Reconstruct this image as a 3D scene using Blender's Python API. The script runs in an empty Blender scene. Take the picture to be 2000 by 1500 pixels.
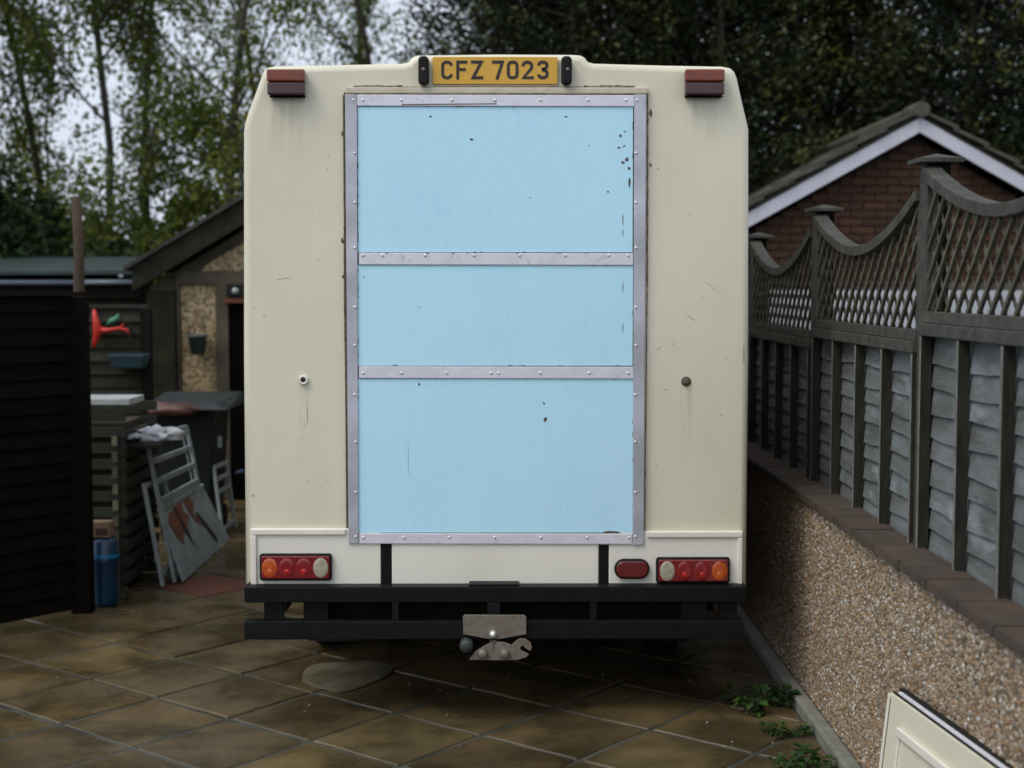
import bpy, bmesh, math, random
import numpy as np
from mathutils import Vector, Matrix
random.seed(7); rng = np.random.default_rng(7)
R = math.radians; PI = math.pi
S = bpy.context.scene; C = S.collection

# ------------------------------------------------------------------ camera
F = 2800.0; CAMZ = 1.8
PITCH = math.atan(190/F); YAW = math.atan(20/F)
cam = bpy.data.cameras.new('camera'); camo = bpy.data.objects.new('camera', cam); C.objects.link(camo)
cam.sensor_width = 36; cam.lens = 36*F/2000; cam.clip_start = .05; cam.clip_end = 600
camo.location = (0, 0, CAMZ); camo.rotation_euler = (PI/2-PITCH, 0, -YAW)
cam.dof.use_dof = True; cam.dof.focus_distance = 5.35; cam.dof.aperture_fstop = 2.3
S.camera = camo
# ------------------------------------------------------------------ light
SUN_EL, SUN_AZ = 54, 50      # degrees; azimuth: how far to the left behind the camera
W = bpy.data.worlds.new('World'); S.world = W; W.use_nodes = True
nt = W.node_tree; nt.nodes.clear()
sky = nt.nodes.new('ShaderNodeTexSky'); sky.sky_type = 'NISHITA'; sky.sun_disc = False
sky.sun_elevation = R(SUN_EL); sky.sun_rotation = R(180+SUN_AZ); sky.dust_density = 4; sky.air_density = 1.2
hs = nt.nodes.new('ShaderNodeHueSaturation'); hs.inputs['Saturation'].default_value = .42
mx = nt.nodes.new('ShaderNodeMix'); mx.data_type = 'RGBA'; mx.inputs[0].default_value = .6
mx.inputs[7].default_value = (7.6, 8.4, 9.8, 1)
bg = nt.nodes.new('ShaderNodeBackground'); bg.inputs[1].default_value = .135
wo = nt.nodes.new('ShaderNodeOutputWorld')
nt.links.new(sky.outputs[0], hs.inputs['Color']); nt.links.new(hs.outputs[0], mx.inputs[6])
nt.links.new(mx.outputs[2], bg.inputs[0]); nt.links.new(bg.outputs[0], wo.inputs[0])
sl = bpy.data.lights.new('sun', 'SUN'); slo = bpy.data.objects.new('sun', sl); C.objects.link(slo)
sl.energy = 1.45; sl.angle = R(28); sl.color = (1, .965, .875)
dv = Vector((math.sin(R(SUN_AZ))*math.cos(R(SUN_EL)), math.cos(R(SUN_AZ))*math.cos(R(SUN_EL)), -math.sin(R(SUN_EL))))
slo.rotation_euler = dv.to_track_quat('-Z', 'Y').to_euler(); slo.location = (-3, -6, 8)
S.view_settings.view_transform = 'Standard'; S.view_settings.look = 'None'
S.view_settings.exposure = -0.04; S.view_settings.gamma = 1; S.view_settings.use_curve_mapping = False

# ------------------------------------------------------------------ measuring helpers
def ray(px, py):
    u, v = px-1000, py-750
    d = Vector((u, F*math.cos(PITCH)-v*math.sin(PITCH), -(v*math.cos(PITCH)+F*math.sin(PITCH))))
    c, s = math.cos(-YAW), math.sin(-YAW)
    return Vector((d.x*c-d.y*s, d.x*s+d.y*c, d.z))
def P(px, py, Y):
    d = ray(px, py); t = Y/d.y
    return Vector((d.x*t, Y, CAMZ+d.z*t))
def G(px, py, z=0.0):
    d = ray(px, py); t = (z-CAMZ)/d.z
    return Vector((d.x*t, d.y*t, z))

# ------------------------------------------------------------------ materials
def mat(name, col, col2=None, rough=.6, metal=0, scale=8, detail=4, bump=0, bscale=None, rnd=0, coat=0, stretch=None,
        lo=.35, hi=.65, col3=None, scale3=2.0, lo3=.5, hi3=.7, spec=.5, trans=0, rough2=None, obj=False):
    m = bpy.data.materials.new(name); m.use_nodes = True; t = m.node_tree; N = t.nodes; L = t.links
    b = N['Principled BSDF']; b.inputs['Roughness'].default_value = rough; b.inputs['Metallic'].default_value = metal
    b.inputs['Specular IOR Level'].default_value = spec
    if coat: b.inputs['Coat Weight'].default_value = coat; b.inputs['Coat Roughness'].default_value = .12
    if trans: b.inputs['Transmission Weight'].default_value = trans
    if obj:
        g = N.new('ShaderNodeTexCoord'); src = g.outputs['Object']
    else:
        g = N.new('ShaderNodeNewGeometry'); src = g.outputs['Position']
    if stretch:
        mp = N.new('ShaderNodeMapping'); mp.inputs['Scale'].default_value = stretch; L.new(src, mp.inputs[0]); src = mp.outputs[0]
    out = None
    def noise(sc, dt=4):
        n = N.new('ShaderNodeTexNoise'); n.inputs['Scale'].default_value = sc; n.inputs['Detail'].default_value = dt
        n.inputs['Roughness'].default_value = .6; L.new(src, n.inputs['Vector']); return n.outputs['Fac']
    def ramp(fac, a, bb):
        r = N.new('ShaderNodeMapRange'); r.inputs[1].default_value = a; r.inputs[2].default_value = bb; L.new(fac, r.inputs[0]); return r.outputs[0]
    def mix(fac, a, bcol):
        x = N.new('ShaderNodeMix'); x.data_type = 'RGBA'
        if fac is not None: L.new(fac, x.inputs[0])
        if hasattr(a, 'links'): L.new(a, x.inputs[6])
        else: x.inputs[6].default_value = (*a, 1)
        x.inputs[7].default_value = (*bcol, 1); return x.outputs[2]
    if col2:
        f = ramp(noise(scale, detail), lo, hi); out = mix(f, col, col2)
        if rough2 is not None:
            rr = N.new('ShaderNodeMapRange'); rr.inputs[3].default_value = rough; rr.inputs[4].default_value = rough2
            L.new(f, rr.inputs[0]); L.new(rr.outputs[0], b.inputs['Roughness'])
    if col3: out = mix(ramp(noise(scale3, 5), lo3, hi3), out if out else col, col3)
    if rnd:
        oi = N.new('ShaderNodeObjectInfo'); r = N.new('ShaderNodeMapRange'); r.inputs[3].default_value = 1-rnd; r.inputs[4].default_value = 1+rnd
        L.new(oi.outputs['Random'], r.inputs[0]); h = N.new('ShaderNodeHueSaturation'); L.new(r.outputs[0], h.inputs['Value'])
        r2 = N.new('ShaderNodeMath'); r2.operation = 'MULTIPLY_ADD'; L.new(oi.outputs['Random'], r2.inputs[0]); r2.inputs[1].default_value = rnd*.06; r2.inputs[2].default_value = .5-rnd*.01
        L.new(r2.outputs[0], h.inputs['Hue'])
        if out: L.new(out, h.inputs['Color'])
        else: h.inputs['Color'].default_value = (*col, 1)
        out = h.outputs[0]
    if out: L.new(out, b.inputs['Base Color'])
    else: b.inputs['Base Color'].default_value = (*col, 1)
    if bump:
        bp = N.new('ShaderNodeBump'); bp.inputs['Strength'].default_value = bump; bp.inputs['Distance'].default_value = .01
        L.new(noise(bscale or scale*3, 5), bp.inputs['Height']); L.new(bp.outputs[0], b.inputs['Normal'])
    return m

def pebble_mat(name, cols, scale=90, bump=.8, shade=1.0):
    m = bpy.data.materials.new(name); m.use_nodes = True; t = m.node_tree; N = t.nodes; L = t.links
    b = N['Principled BSDF']; b.inputs['Roughness'].default_value = .75
    g = N.new('ShaderNodeNewGeometry'); v = N.new('ShaderNodeTexVoronoi'); v.inputs['Scale'].default_value = scale
    L.new(g.outputs['Position'], v.inputs['Vector'])
    s = N.new('ShaderNodeSeparateColor'); L.new(v.outputs['Color'], s.inputs[0])
    r = N.new('ShaderNodeValToRGB'); r.color_ramp.interpolation = 'CONSTANT'
    while len(r.color_ramp.elements) < len(cols): r.color_ramp.elements.new(.5)
    for i, c in enumerate(cols):
        r.color_ramp.elements[i].position = i/len(cols); r.color_ramp.elements[i].color = (*[x*shade for x in c], 1)
    L.new(s.outputs[0], r.inputs[0]); L.new(r.outputs[0], b.inputs['Base Color'])
    if bump:
        bp = N.new('ShaderNodeBump'); bp.invert = True; bp.inputs['Strength'].default_value = bump; bp.inputs['Distance'].default_value = .008
        L.new(v.outputs['Distance'], bp.inputs['Height']); L.new(bp.outputs[0], b.inputs['Normal'])
    return m

M = {}
M['cream'] = mat('cream gelcoat', (.70, .66, .525), (.665, .625, .485), stretch=(1.6, 1.6, .8), rough=.42, scale=3, col3=(.63, .58, .435), scale3=1.3, lo3=.47, hi3=.75, coat=.15, bump=.02, bscale=20)
M['white'] = mat('off white gelcoat', (.77, .74, .65), (.72, .69, .60), rough=.35, scale=4, coat=.2)
M['blue'] = mat('pale blue sheet', (.49, .79, .93), (.455, .75, .91), stretch=(1.5, 1.5, .6), rough=.5, scale=2.5, col3=(.51, .80, .94), scale3=50, lo3=.4, hi3=.7)
M['alu'] = mat('dull aluminium strip', (.74, .73, .79), (.66, .65, .71), rough=.45, metal=.25, scale=12, stretch=(1, 1, 1), col3=(.45, .44, .46), scale3=30, lo3=.6, hi3=.75, bump=.1)
M['alu_dark'] = mat('grey aluminium strip', (.56, .56, .63), (.38, .385, .42), rough=.45, metal=.25, scale=4, bump=.1, bscale=50)
M['metaledge'] = mat('bright metal edge', (.80, .80, .84), (.66, .66, .70), rough=.4, scale=20)
M['rivet'] = mat('rivet', (.7, .7, .72), rough=.3, metal=.5)
M['grime'] = mat('black grime', (.05, .04, .03), (.12, .09, .06), rough=.9, scale=40)
M['sealant'] = mat('old brown sealant', (.10, .075, .045), (.26, .21, .14), rough=.9, scale=35, lo=.42, hi=.58)
M['drip'] = mat('drip strip cream', (.58, .53, .42), (.50, .44, .33), rough=.6, scale=14, bump=.2)
M['black'] = mat('black painted steel', (.003, .0042, .0048), (.006, .0075, .008), rough=.5, scale=14, bump=.15, bscale=60, spec=.16)
M['rubber'] = mat('black rubber', (.007, .007, .007), (.012, .012, .012), rough=.75, scale=20, spec=.25)
M['under'] = mat('underseal', (.006, .005, .004), (.012, .010, .007), rough=.9, scale=9, spec=.1)
M['plate'] = mat('yellow plate', (.66, .37, .035), (.62, .34, .03), rough=.4, scale=9, coat=.2)
M['ink'] = mat('plate black', (.015, .013, .01), rough=.4)
M['amber'] = mat('amber lens', (.50, .085, .012), (.38, .06, .008), rough=.2, scale=40, coat=.6)
M['amber2'] = mat('weathered amber lens', (.20, .036, .012), (.15, .026, .010), rough=.35, scale=40, coat=.3)
M['redlens'] = mat('red lens', (.20, .008, .010), (.14, .006, .008), rough=.2, scale=40, coat=.6)
M['redspot'] = mat('red reflector', (.58, .018, .013), (.42, .013, .010), rough=.2, scale=60, coat=.6)
M['redcell'] = mat('red lens cell', (.24, .009, .010), (.18, .007, .008), rough=.2, scale=60, coat=.6)
M['amberspot'] = mat('amber reflector', (.62, .13, .015), (.5, .10, .012), rough=.2, scale=60, coat=.5)
M['darkred'] = mat('dull red lens', (.055, .010, .015), (.038, .008, .012), rough=.3, scale=50, coat=.4)
M['clear'] = mat('clear lens', (.42, .38, .29), (.30, .27, .2), rough=.15, scale=40, coat=.7)
M['galv'] = mat('weathered galvanised plate', (.21, .185, .15), (.15, .125, .10), rough=.6, metal=.3, scale=30, col3=(.2, .09, .05), scale3=45, lo3=.58, hi3=.7, bump=.2)
M['bolt'] = mat('bright bolt', (.85, .85, .83), rough=.2, metal=.6)
M['glass'] = mat('dark cab glass', (.02, .025, .03), rough=.05, coat=.5)
M['slab'] = mat('worn paving slab', (.092, .066, .032), (.048, .036, .018), spec=.5, rough=.42, rough2=.20, scale=2.6, lo=.38, hi=.62, col3=(.155, .104, .046), scale3=1.9, lo3=.5, hi3=.72, bump=.18, bscale=38, rnd=.16)
M['slabred'] = mat('red paving slab', (.13, .033, .014), (.08, .027, .013), rough=.5, scale=6, bump=.3, bscale=55)
M['mortar'] = mat('grey mortar', (.062, .06, .046), (.02, .02, .014), rough=.85, scale=3, lo=.4, hi=.6, bump=.5, bscale=80)
M['sheen_grit'] = mat('painted sheen and grit', (.165, .145, .098), (.095, .082, .05), rough=.5, scale=5, col3=(.08, .066, .036), scale3=4, lo3=.5, hi3=.65, bump=.4, bscale=60)  # colours the painted wet sheen and also the real grit
M['wallback'] = mat('render', (.16, .125, .085), (.10, .08, .055), rough=.9, scale=30, bump=.5, bscale=120)
PEB = [(.34, .24, .13), (.23, .14, .07), (.40, .34, .27), (.17, .12, .075), (.38, .28, .18), (.26, .225, .18), (.29, .175, .09), (.55, .51, .46), (.19, .15, .11), (.35, .25, .16), (.30, .235, .165), (.24, .165, .105)]
M['coping'] = mat('clay coping', (.078, .047, .031), (.045, .035, .025), rough=.75, scale=9, col3=(.07, .075, .05), scale3=4, lo3=.55, hi3=.75, bump=.5, bscale=60, rnd=.08)
M['footing'] = mat('concrete footing', (.24, .235, .20), (.15, .15, .12), rough=.85, scale=7, bump=.5, bscale=60)
M['greywood'] = mat('weathered grey board', (.165, .18, .185), (.085, .092, .086), rough=.85, spec=.3, scale=2.2, stretch=(6, 1.2, 5), col3=(.29, .315, .345), scale3=1.6, lo3=.56, hi3=.74, bump=.45, bscale=9, rnd=.07)
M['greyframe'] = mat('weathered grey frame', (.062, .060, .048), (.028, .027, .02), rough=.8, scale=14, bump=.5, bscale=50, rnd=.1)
M['batten_shade'] = mat('batten shaded side', (.034, .031, .024), (.018, .017, .013), rough=.85, spec=.2, scale=10, stretch=(3, 3, .6), bump=.4)  # shade painted into the batten sides
M['batten_lit'] = mat('batten lit face', (.17, .175, .16), (.10, .10, .085), rough=.8, scale=14, bump=.4)  # side light painted into the batten's outward face
M['lattice'] = mat('lattice lath', (.10, .092, .062), (.05, .043, .027), rough=.8, scale=14, bump=.4, rnd=.15)
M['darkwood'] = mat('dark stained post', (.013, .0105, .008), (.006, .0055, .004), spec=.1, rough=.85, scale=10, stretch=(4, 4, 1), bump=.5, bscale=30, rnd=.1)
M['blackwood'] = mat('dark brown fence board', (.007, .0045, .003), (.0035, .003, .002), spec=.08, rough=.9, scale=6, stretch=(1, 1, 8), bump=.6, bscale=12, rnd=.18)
M['polewood'] = mat('brown rough pole', (.075, .045, .028), (.04, .026, .016), rough=.85, scale=9, stretch=(3, 3, 1), bump=.6)
M['brick'] = mat('red brick', (.060, .022, .007), (.034, .014, .005), rough=.85, scale=14, bump=.5, bscale=60, rnd=.16)
M['brickmortar'] = mat('brick mortar', (.034, .018, .012), (.025, .014, .009), rough=.9, scale=20)
M['pvc'] = mat('white verge board', (.56, .56, .62), (.50, .50, .56), rough=.4, scale=5, bump=.02)
M['door'] = mat('white garage door', (.44, .46, .50), (.38, .40, .44), rough=.45, scale=5)
M['tile'] = mat('concrete roof tile', (.075, .068, .055), (.04, .038, .03), rough=.85, scale=12, col3=(.07, .085, .03), scale3=6, lo3=.52, hi3=.7, bump=.5, bscale=60, rnd=.2)
M['conc'] = mat('precast concrete', (.085, .070, .046), (.05, .04, .026), rough=.85, scale=5, bump=.4, bscale=60)
M['olive'] = mat('dark olive timber', (.026, .024, .013), (.013, .013, .008), spec=.2, rough=.85, scale=9, bump=.4)  # plain dark olive tone
M['roofdark'] = mat('old sheet roof', (.035, .034, .027), (.018, .019, .014), rough=.8, scale=7, bump=.4)
M['teal'] = mat('green felt roof', (.022, .042, .040), (.012, .026, .024), rough=.6, scale=5, bump=.2)
M['gutter'] = mat('grey gutter', (.17, .19, .24), (.13, .15, .19), rough=.45, scale=5)
M['terracotta'] = mat('red lintel', (.16, .04, .02), (.10, .03, .02), rough=.8, scale=10)
M['doorshade'] = mat('painted doorway dark', (.004, .004, .003), (.006, .005, .004), spec=0, rough=.95, scale=3)
M['red'] = mat('red painted metal', (.52, .022, .012), (.4, .02, .01), rough=.4, scale=20)
M['green'] = mat('green painted ornament', (.05, .24, .14), (.04, .18, .10), rough=.5, scale=20)
M['tealpot'] = mat('dark teal plastic', (.016, .05, .06), (.012, .035, .045), rough=.5, scale=10)
M['pot'] = mat('grey green pot', (.055, .08, .07), (.04, .055, .05), rough=.6, scale=14)
M['soil'] = mat('compost', (.03, .022, .014), (.05, .035, .02), rough=1, scale=40)
M['bin'] = mat('dark green bin plastic', (.006, .010, .008), (.010, .014, .012), spec=.25, rough=.6, scale=6)
M['lid'] = mat('dark grey lid', (.028, .034, .034), (.016, .02, .02), spec=.3, rough=.6, scale=6)
M['maroon'] = mat('maroon plastic', (.085, .03, .02), (.045, .018, .014), rough=.55, scale=8, bump=.3)
M['bag'] = mat('white plastic bag', (.62, .64, .70), (.42, .44, .46), rough=.4, scale=10, bump=.6, bscale=14, trans=0)
M['greypaint'] = mat('pale grey paint', (.30, .34, .35), (.20, .23, .235), rough=.6, scale=9, bump=.2)
M['peel'] = mat('bare rust red wood', (.21, .07, .035), (.12, .05, .03), rough=.85, scale=14)
M['crack'] = mat('open split', (.02, .012, .008), rough=.9)
M['whiteslab'] = mat('pale grey slab', (.40, .43, .43), (.30, .33, .33), rough=.7, scale=8)
M['slat'] = mat('mossy composter slat', (.024, .023, .013), (.011, .012, .007), rough=.85, scale=9, bump=.5, rnd=.2)
M['slatend'] = mat('pale slat end', (.10, .093, .06), (.05, .046, .03), rough=.85, scale=20, rnd=.3)
M['bluepl'] = mat('blue plastic', (.003, .034, .085), (.002, .02, .05), rough=.35, scale=8)
M['card'] = mat('tan carton', (.24, .16, .10), (.17, .11, .07), rough=.8, scale=12)
M['soilground'] = mat('garden soil', (.05, .042, .026), (.03, .035, .016), rough=.95, scale=3, bump=.6, bscale=20)
M['bark'] = mat('bark', (.035, .03, .022), (.055, .05, .035), rough=.9, scale=6, stretch=(3, 3, .6), bump=.6)

def leaf_mat(name, stops, scale=.6, trans=.25):
    m = bpy.data.materials.new(name); m.use_nodes = True; t = m.node_tree; N = t.nodes; L = t.links
    b = N['Principled BSDF']; b.inputs['Roughness'].default_value = .55; b.inputs['Specular IOR Level'].default_value = .3
    a = N.new('ShaderNodeAttribute'); a.attribute_name = 'tone'
    g = N.new('ShaderNodeNewGeometry'); n = N.new('ShaderNodeTexNoise'); n.inputs['Scale'].default_value = scale; n.inputs['Detail'].default_value = 3
    L.new(g.outputs['Position'], n.inputs[0])
    ad = N.new('ShaderNodeMath'); ad.operation = 'MULTIPLY_ADD'; L.new(n.outputs['Fac'], ad.inputs[0]); ad.inputs[1].default_value = 1.6; ad.inputs[2].default_value = -.8
    a2 = N.new('ShaderNodeMath'); a2.operation = 'ADD'; L.new(a.outputs['Fac'], a2.inputs[0]); L.new(ad.outputs[0], a2.inputs[1])
    r = N.new('ShaderNodeValToRGB')
    while len(r.color_ramp.elements) < len(stops): r.color_ramp.elements.new(.5)
    for i, (p, c) in enumerate(stops):
        r.color_ramp.elements[i].position = p; r.color_ramp.elements[i].color = (*c, 1)
    L.new(a2.outputs[0], r.inputs[0]); L.new(r.outputs[0], b.inputs['Base Color'])
    tr = N.new('ShaderNodeBsdfTranslucent'); L.new(r.outputs[0], tr.inputs[0])
    ms = N.new('ShaderNodeMixShader'); ms.inputs[0].default_value = trans
    L.new(b.outputs[0], ms.inputs[1]); L.new(tr.outputs[0], ms.inputs[2]); L.new(ms.outputs[0], N['Material Output'].inputs[0])
    return m
M['leaf_spring'] = leaf_mat('spring leaves', [(0, (.05, .085, .018)), (.5, (.115, .155, .028)), (1, (.26, .275, .045))], .5, .5)
M['leaf_dark'] = leaf_mat('ivy leaves', [(0, (.012, .028, .010)), (.6, (.025, .05, .014)), (1, (.05, .08, .02))], .8, .15)
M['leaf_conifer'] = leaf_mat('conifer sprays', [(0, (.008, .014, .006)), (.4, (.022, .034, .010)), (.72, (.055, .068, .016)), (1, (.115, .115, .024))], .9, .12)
M['leaf_weed'] = leaf_mat('weed leaves', [(0, (.014, .04, .008)), (1, (.045, .10, .016))], 5, .25)

# ------------------------------------------------------------------ object helpers
ORG = {}
def tag(o, label=None, cat=None, group=None, kind=None):
    if label: o['label'] = label
    if cat: o['category'] = cat
    if group: o['group'] = group
    if kind: o['kind'] = kind
    return o
def thing(name, loc, label, cat, group=None):
    o = bpy.data.objects.new(name, None); C.objects.link(o); o.location = loc; o.empty_display_size = .1
    ORG[o] = Vector(loc); return tag(o, label, cat, group)
def link(o, parent=None):
    C.objects.link(o)
    if parent: o.parent = parent
    ORG[o] = ORG.get(parent, Vector((0, 0, 0)))
    return o
class MB:
    def __init__(s): s.v = []; s.f = []; s.m = []; s.sm = []
    def add(s, vs, fs, mi=0, sm=False):
        k = len(s.v); s.v += [tuple(v) for v in vs]
        for f in fs: s.f.append([i+k for i in f]); s.m.append(mi); s.sm.append(sm)
        return s
    def box(s, x0, x1, y0, y1, z0, z1, mi=0):
        return s.add([(x0,y0,z0),(x1,y0,z0),(x1,y1,z0),(x0,y1,z0),(x0,y0,z1),(x1,y0,z1),(x1,y1,z1),(x0,y1,z1)],
              [(0,3,2,1),(4,5,6,7),(0,1,5,4),(1,2,6,5),(2,3,7,6),(3,0,4,7)], mi)
    def bar(s, a, b, w, h, up=(0,0,1), mi=0):      # rectangular bar from a to b, w across, h along up
        a, b = Vector(a), Vector(b); d = (b-a).normalized(); u = Vector(up); r = d.cross(u).normalized(); u = r.cross(d).normalized()
        r *= w/2; u *= h/2
        return s.add([a-r-u, a+r-u, a+r+u, a-r+u, b-r-u, b+r-u, b+r+u, b-r+u],
              [(0,1,2,3),(4,7,6,5),(0,4,5,1),(1,5,6,2),(2,6,7,3),(3,7,4,0)], mi)
    def prism(s, pts, y0, y1, mi=0, axis='y'):      # outline (x,z) counter-clockwise seen from -y
        n = len(pts)
        if axis == 'y': vs = [(x, y0, z) for x, z in pts]+[(x, y1, z) for x, z in pts]
        else: vs = [(y0, x, z) for x, z in pts]+[(y1, x, z) for x, z in pts]
        return s.add(vs, [list(range(n)), list(range(2*n-1, n-1, -1))]+[(i, i+n, (i+1) % n+n, (i+1) % n) for i in range(n)], mi)
    def tube(s, pts, rad, n=8, mi=0, cap=True):
        k = len(s.v); pts = [Vector(p) for p in pts]
        if not hasattr(rad, '__len__'): rad = [rad]*len(pts)
        ref = Vector((.13, .31, .94))
        vs = []
        for i, p in enumerate(pts):
            d = (pts[min(i+1, len(pts)-1)]-pts[max(i-1, 0)]).normalized()
            if abs(d.dot(ref)) > .97: r = d.cross(Vector((1, 0, 0))).normalized()
            else: r = d.cross(ref).normalized()
            u = r.cross(d)
            for j in range(n):
                a = 2*PI*j/n; vs.append(p+(r*math.cos(a)+u*math.sin(a))*rad[i])
        fs = [(i*n+j, i*n+(j+1) % n, (i+1)*n+(j+1) % n, (i+1)*n+j) for i in range(len(pts)-1) for j in range(n)]
        s.add(vs, fs, mi, True)
        if cap: s.add([], [], mi); s.f += [[k+j for j in range(n)][::-1], [k+(len(pts)-1)*n+j for j in range(n)]]; s.m += [mi]*2; s.sm += [False]*2
        return s
    def lathe(s, prof, c, axis='z', n=20, mi=0):   # prof: (radius, along)
        c = Vector(c); vs = []
        for r, h in prof:
            for j in range(n):
                a = 2*PI*j/n; p, q = r*math.cos(a), r*math.sin(a)
                vs.append(c+(Vector((p, q, h)) if axis == 'z' else Vector((p, h, q)) if axis == 'y' else Vector((h, p, q))))
        fs = [(i*n+j, i*n+(j+1) % n, (i+1)*n+(j+1) % n, (i+1)*n+j) for i in range(len(prof)-1) for j in range(n)]
        return s.add(vs, fs, mi, True)
    def build(s, name, mats, parent=None, bevel=0, seg=2):
        org = ORG.get(parent, Vector((0, 0, 0)))
        me = bpy.data.meshes.new(name); me.from_pydata([Vector(v)-org for v in s.v], [], s.f)
        if not isinstance(mats, (list, tuple)): mats = [mats]
        for m in mats: me.materials.append(m)
        me.polygons.foreach_set('material_index', s.m); me.polygons.foreach_set('use_smooth', s.sm)
        bm = bmesh.new(); bm.from_mesh(me); bmesh.ops.recalc_face_normals(bm, faces=bm.faces); bm.to_mesh(me); bm.free()
        me.update(); o = link(bpy.data.objects.new(name, me), parent)
        if bevel:
            b = o.modifiers.new('bevel', 'BEVEL'); b.width = bevel; b.segments = seg; b.limit_method = 'ANGLE'; b.angle_limit = R(40)
        return o
def paint_lit_face(o, m_):      # paler material on the -x face paints side light, other faces stay dark
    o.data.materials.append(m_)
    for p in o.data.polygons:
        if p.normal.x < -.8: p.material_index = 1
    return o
def inst(name, src, parent, M4):
    o = bpy.data.objects.new(name, src.data if hasattr(src, 'data') else src); C.objects.link(o)
    if parent: o.parent = parent
    org = ORG.get(parent, Vector((0, 0, 0))); o.matrix_basis = Matrix.Translation(-org) @ M4
    ORG[o] = org; return o
def npmesh(name, V, Fc, mat_, tone=None, parent=None):
    org = ORG.get(parent, Vector((0, 0, 0)))
    me = bpy.data.meshes.new(name); nv, nf, k = len(V), len(Fc), Fc.shape[1]
    me.vertices.add(nv); me.vertices.foreach_set('co', (V-np.array(org)).astype(np.float32).ravel())
    me.loops.add(nf*k); me.loops.foreach_set('vertex_index', Fc.astype(np.int32).ravel())
    me.polygons.add(nf); me.polygons.foreach_set('loop_start', np.arange(0, nf*k, k, dtype=np.int32)); me.polygons.foreach_set('loop_total', np.full(nf, k, dtype=np.int32))
    me.update(calc_edges=True); me.materials.append(mat_)
    if tone is not None:
        at = me.attributes.new('tone', 'FLOAT', 'FACE'); at.data.foreach_set('value', tone.astype(np.float32))
    return link(bpy.data.objects.new(name, me), parent)
def rrect(x0, x1, z0, z1, r, n=5):
    pts = []
    for cx, cz, a0 in ((x1-r, z0+r, -90), (x1-r, z1-r, 0), (x0+r, z1-r, 90), (x0+r, z0+r, 180)):
        for i in range(n+1):
            a = R(a0+90*i/n); pts.append((cx+r*math.cos(a), cz+r*math.sin(a)))
    return pts
def offset(pts, d):                                 # inward offset of a ccw outline
    n = len(pts); out = []
    for i in range(n):
        a, b, c = Vector(pts[i-1]), Vector(pts[i]), Vector(pts[(i+1) % n])
        e1 = (b-a).normalized(); e2 = (c-b).normalized(); n1 = Vector((-e1.y, e1.x)); n2 = Vector((-e2.y, e2.x))
        m = (n1+n2); m = m/max(.3, m.dot(n1)) ; out.append(tuple(b+m*d))
    return out

# ================================================================== GROUND
g = MB(); g.box(-150, 150, -40, 300, -.6, -.06); tag(g.build('ground', M['soilground']), kind='structure')
drv = MB(); drv.box(-5.2, 1.318, 1.0, 12.6, -.055, -.006); drive = tag(drv.build('driveway', M['mortar']), kind='structure')
SZ, GAP = .485, .026
ang = R(-39); ca, sa = math.cos(ang), math.sin(ang)
base = G(304, 1363)
slabs = []
for kk in range(5):
    b = MB(); h = SZ/2-GAP/2
    n = 6; ring = []
    for (sx, sy, ex, ey) in ((-1, -1, 1, -1), (1, -1, 1, 1), (1, 1, -1, 1), (-1, 1, -1, -1)):
        for i in range(n):
            t = i/n; j = random.uniform(-.0035, .0035)
            ring.append((h*(sx+(ex-sx)*t)*(1+j/h), h*(sy+(ey-sy)*t)*(1-j/h)))
    ns = len(ring)
    top = [(x*.982, y*.982, 0) for x, y in ring]; mid = [(x, y, -.006) for x, y in ring]; bot = [(x, y, -.045) for x, y in ring]
    b.add(top+mid+bot, [list(range(ns))]+[(i, (i+1) % ns, (i+1) % ns+ns, i+ns) for i in range(ns)]+[(i+ns, (i+1) % ns+ns, (i+1) % ns+2*ns, i+2*ns) for i in range(ns)])
    me = bpy.data.meshes.new('paving_slab'); me.from_pydata(b.v, [], b.f)
    bm = bmesh.new(); bm.from_mesh(me); bmesh.ops.recalc_face_normals(bm, faces=bm.faces); bm.to_mesh(me); bm.free()
    me.materials.append(M['slab']); slabs.append(me)
slabred = slabs[0].copy(); slabred.materials[0] = M['slabred']
redc = G(425, 1133)
def corner_inside(cx, cy):
    for sx in (-.5, .5):
        for sy in (-.5, .5):
            x = cx+SZ*(sx*ca-sy*sa); y = cy+SZ*(sx*sa+sy*ca)
            if x > 1.247: return False
    return True
cnt = 0
for i in range(-16, 17):
    for j in range(-16, 26):
        cx = base.x+SZ*((i+.5)*ca-(j+.5)*sa); cy = base.y+SZ*((i+.5)*sa+(j+.5)*ca)
        if cy < 4.3 or cy > 12.1 or cx < -3.3 or cx > 1.5: continue
        if -.8 < cx < .8 and cy > 8.6: continue
        red = (Vector((cx, cy))-Vector((redc.x, redc.y))).length < .36
        cut = not corner_inside(cx, cy); src = slabred if red else random.choice(slabs)
        if cut:
            bm = bmesh.new(); bm.from_mesh(src); Mw = Matrix.Translation((cx, cy, 0)) @ Matrix.Rotation(ang, 4, 'Z'); bm.transform(Mw)
            r_ = bmesh.ops.bisect_plane(bm, geom=bm.verts[:]+bm.edges[:]+bm.faces[:], plane_co=(1.247, 0, 0), plane_no=(1, 0, 0), clear_outer=True)
            bm.transform(Mw.inverted())
            if len(bm.faces) < 3 or max(v.co.x for v in bm.verts)-min(v.co.x for v in bm.verts) < .05: bm.free(); continue
            src = src.copy(); bm.to_mesh(src); bm.free()
        o = bpy.data.objects.new('paving_slab', src); C.objects.link(o); o.parent = drive
        o.location = (cx, cy, random.uniform(-.003, .003)); o.rotation_euler = (R(random.uniform(-.35, .35)), R(random.uniform(-.35, .35)), ang+R(random.uniform(-.4, .4)))
        if red: o['label'] = 'red paving slab beside the leaning grey panel'
        cnt += 1
print('slabs', cnt)
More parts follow.
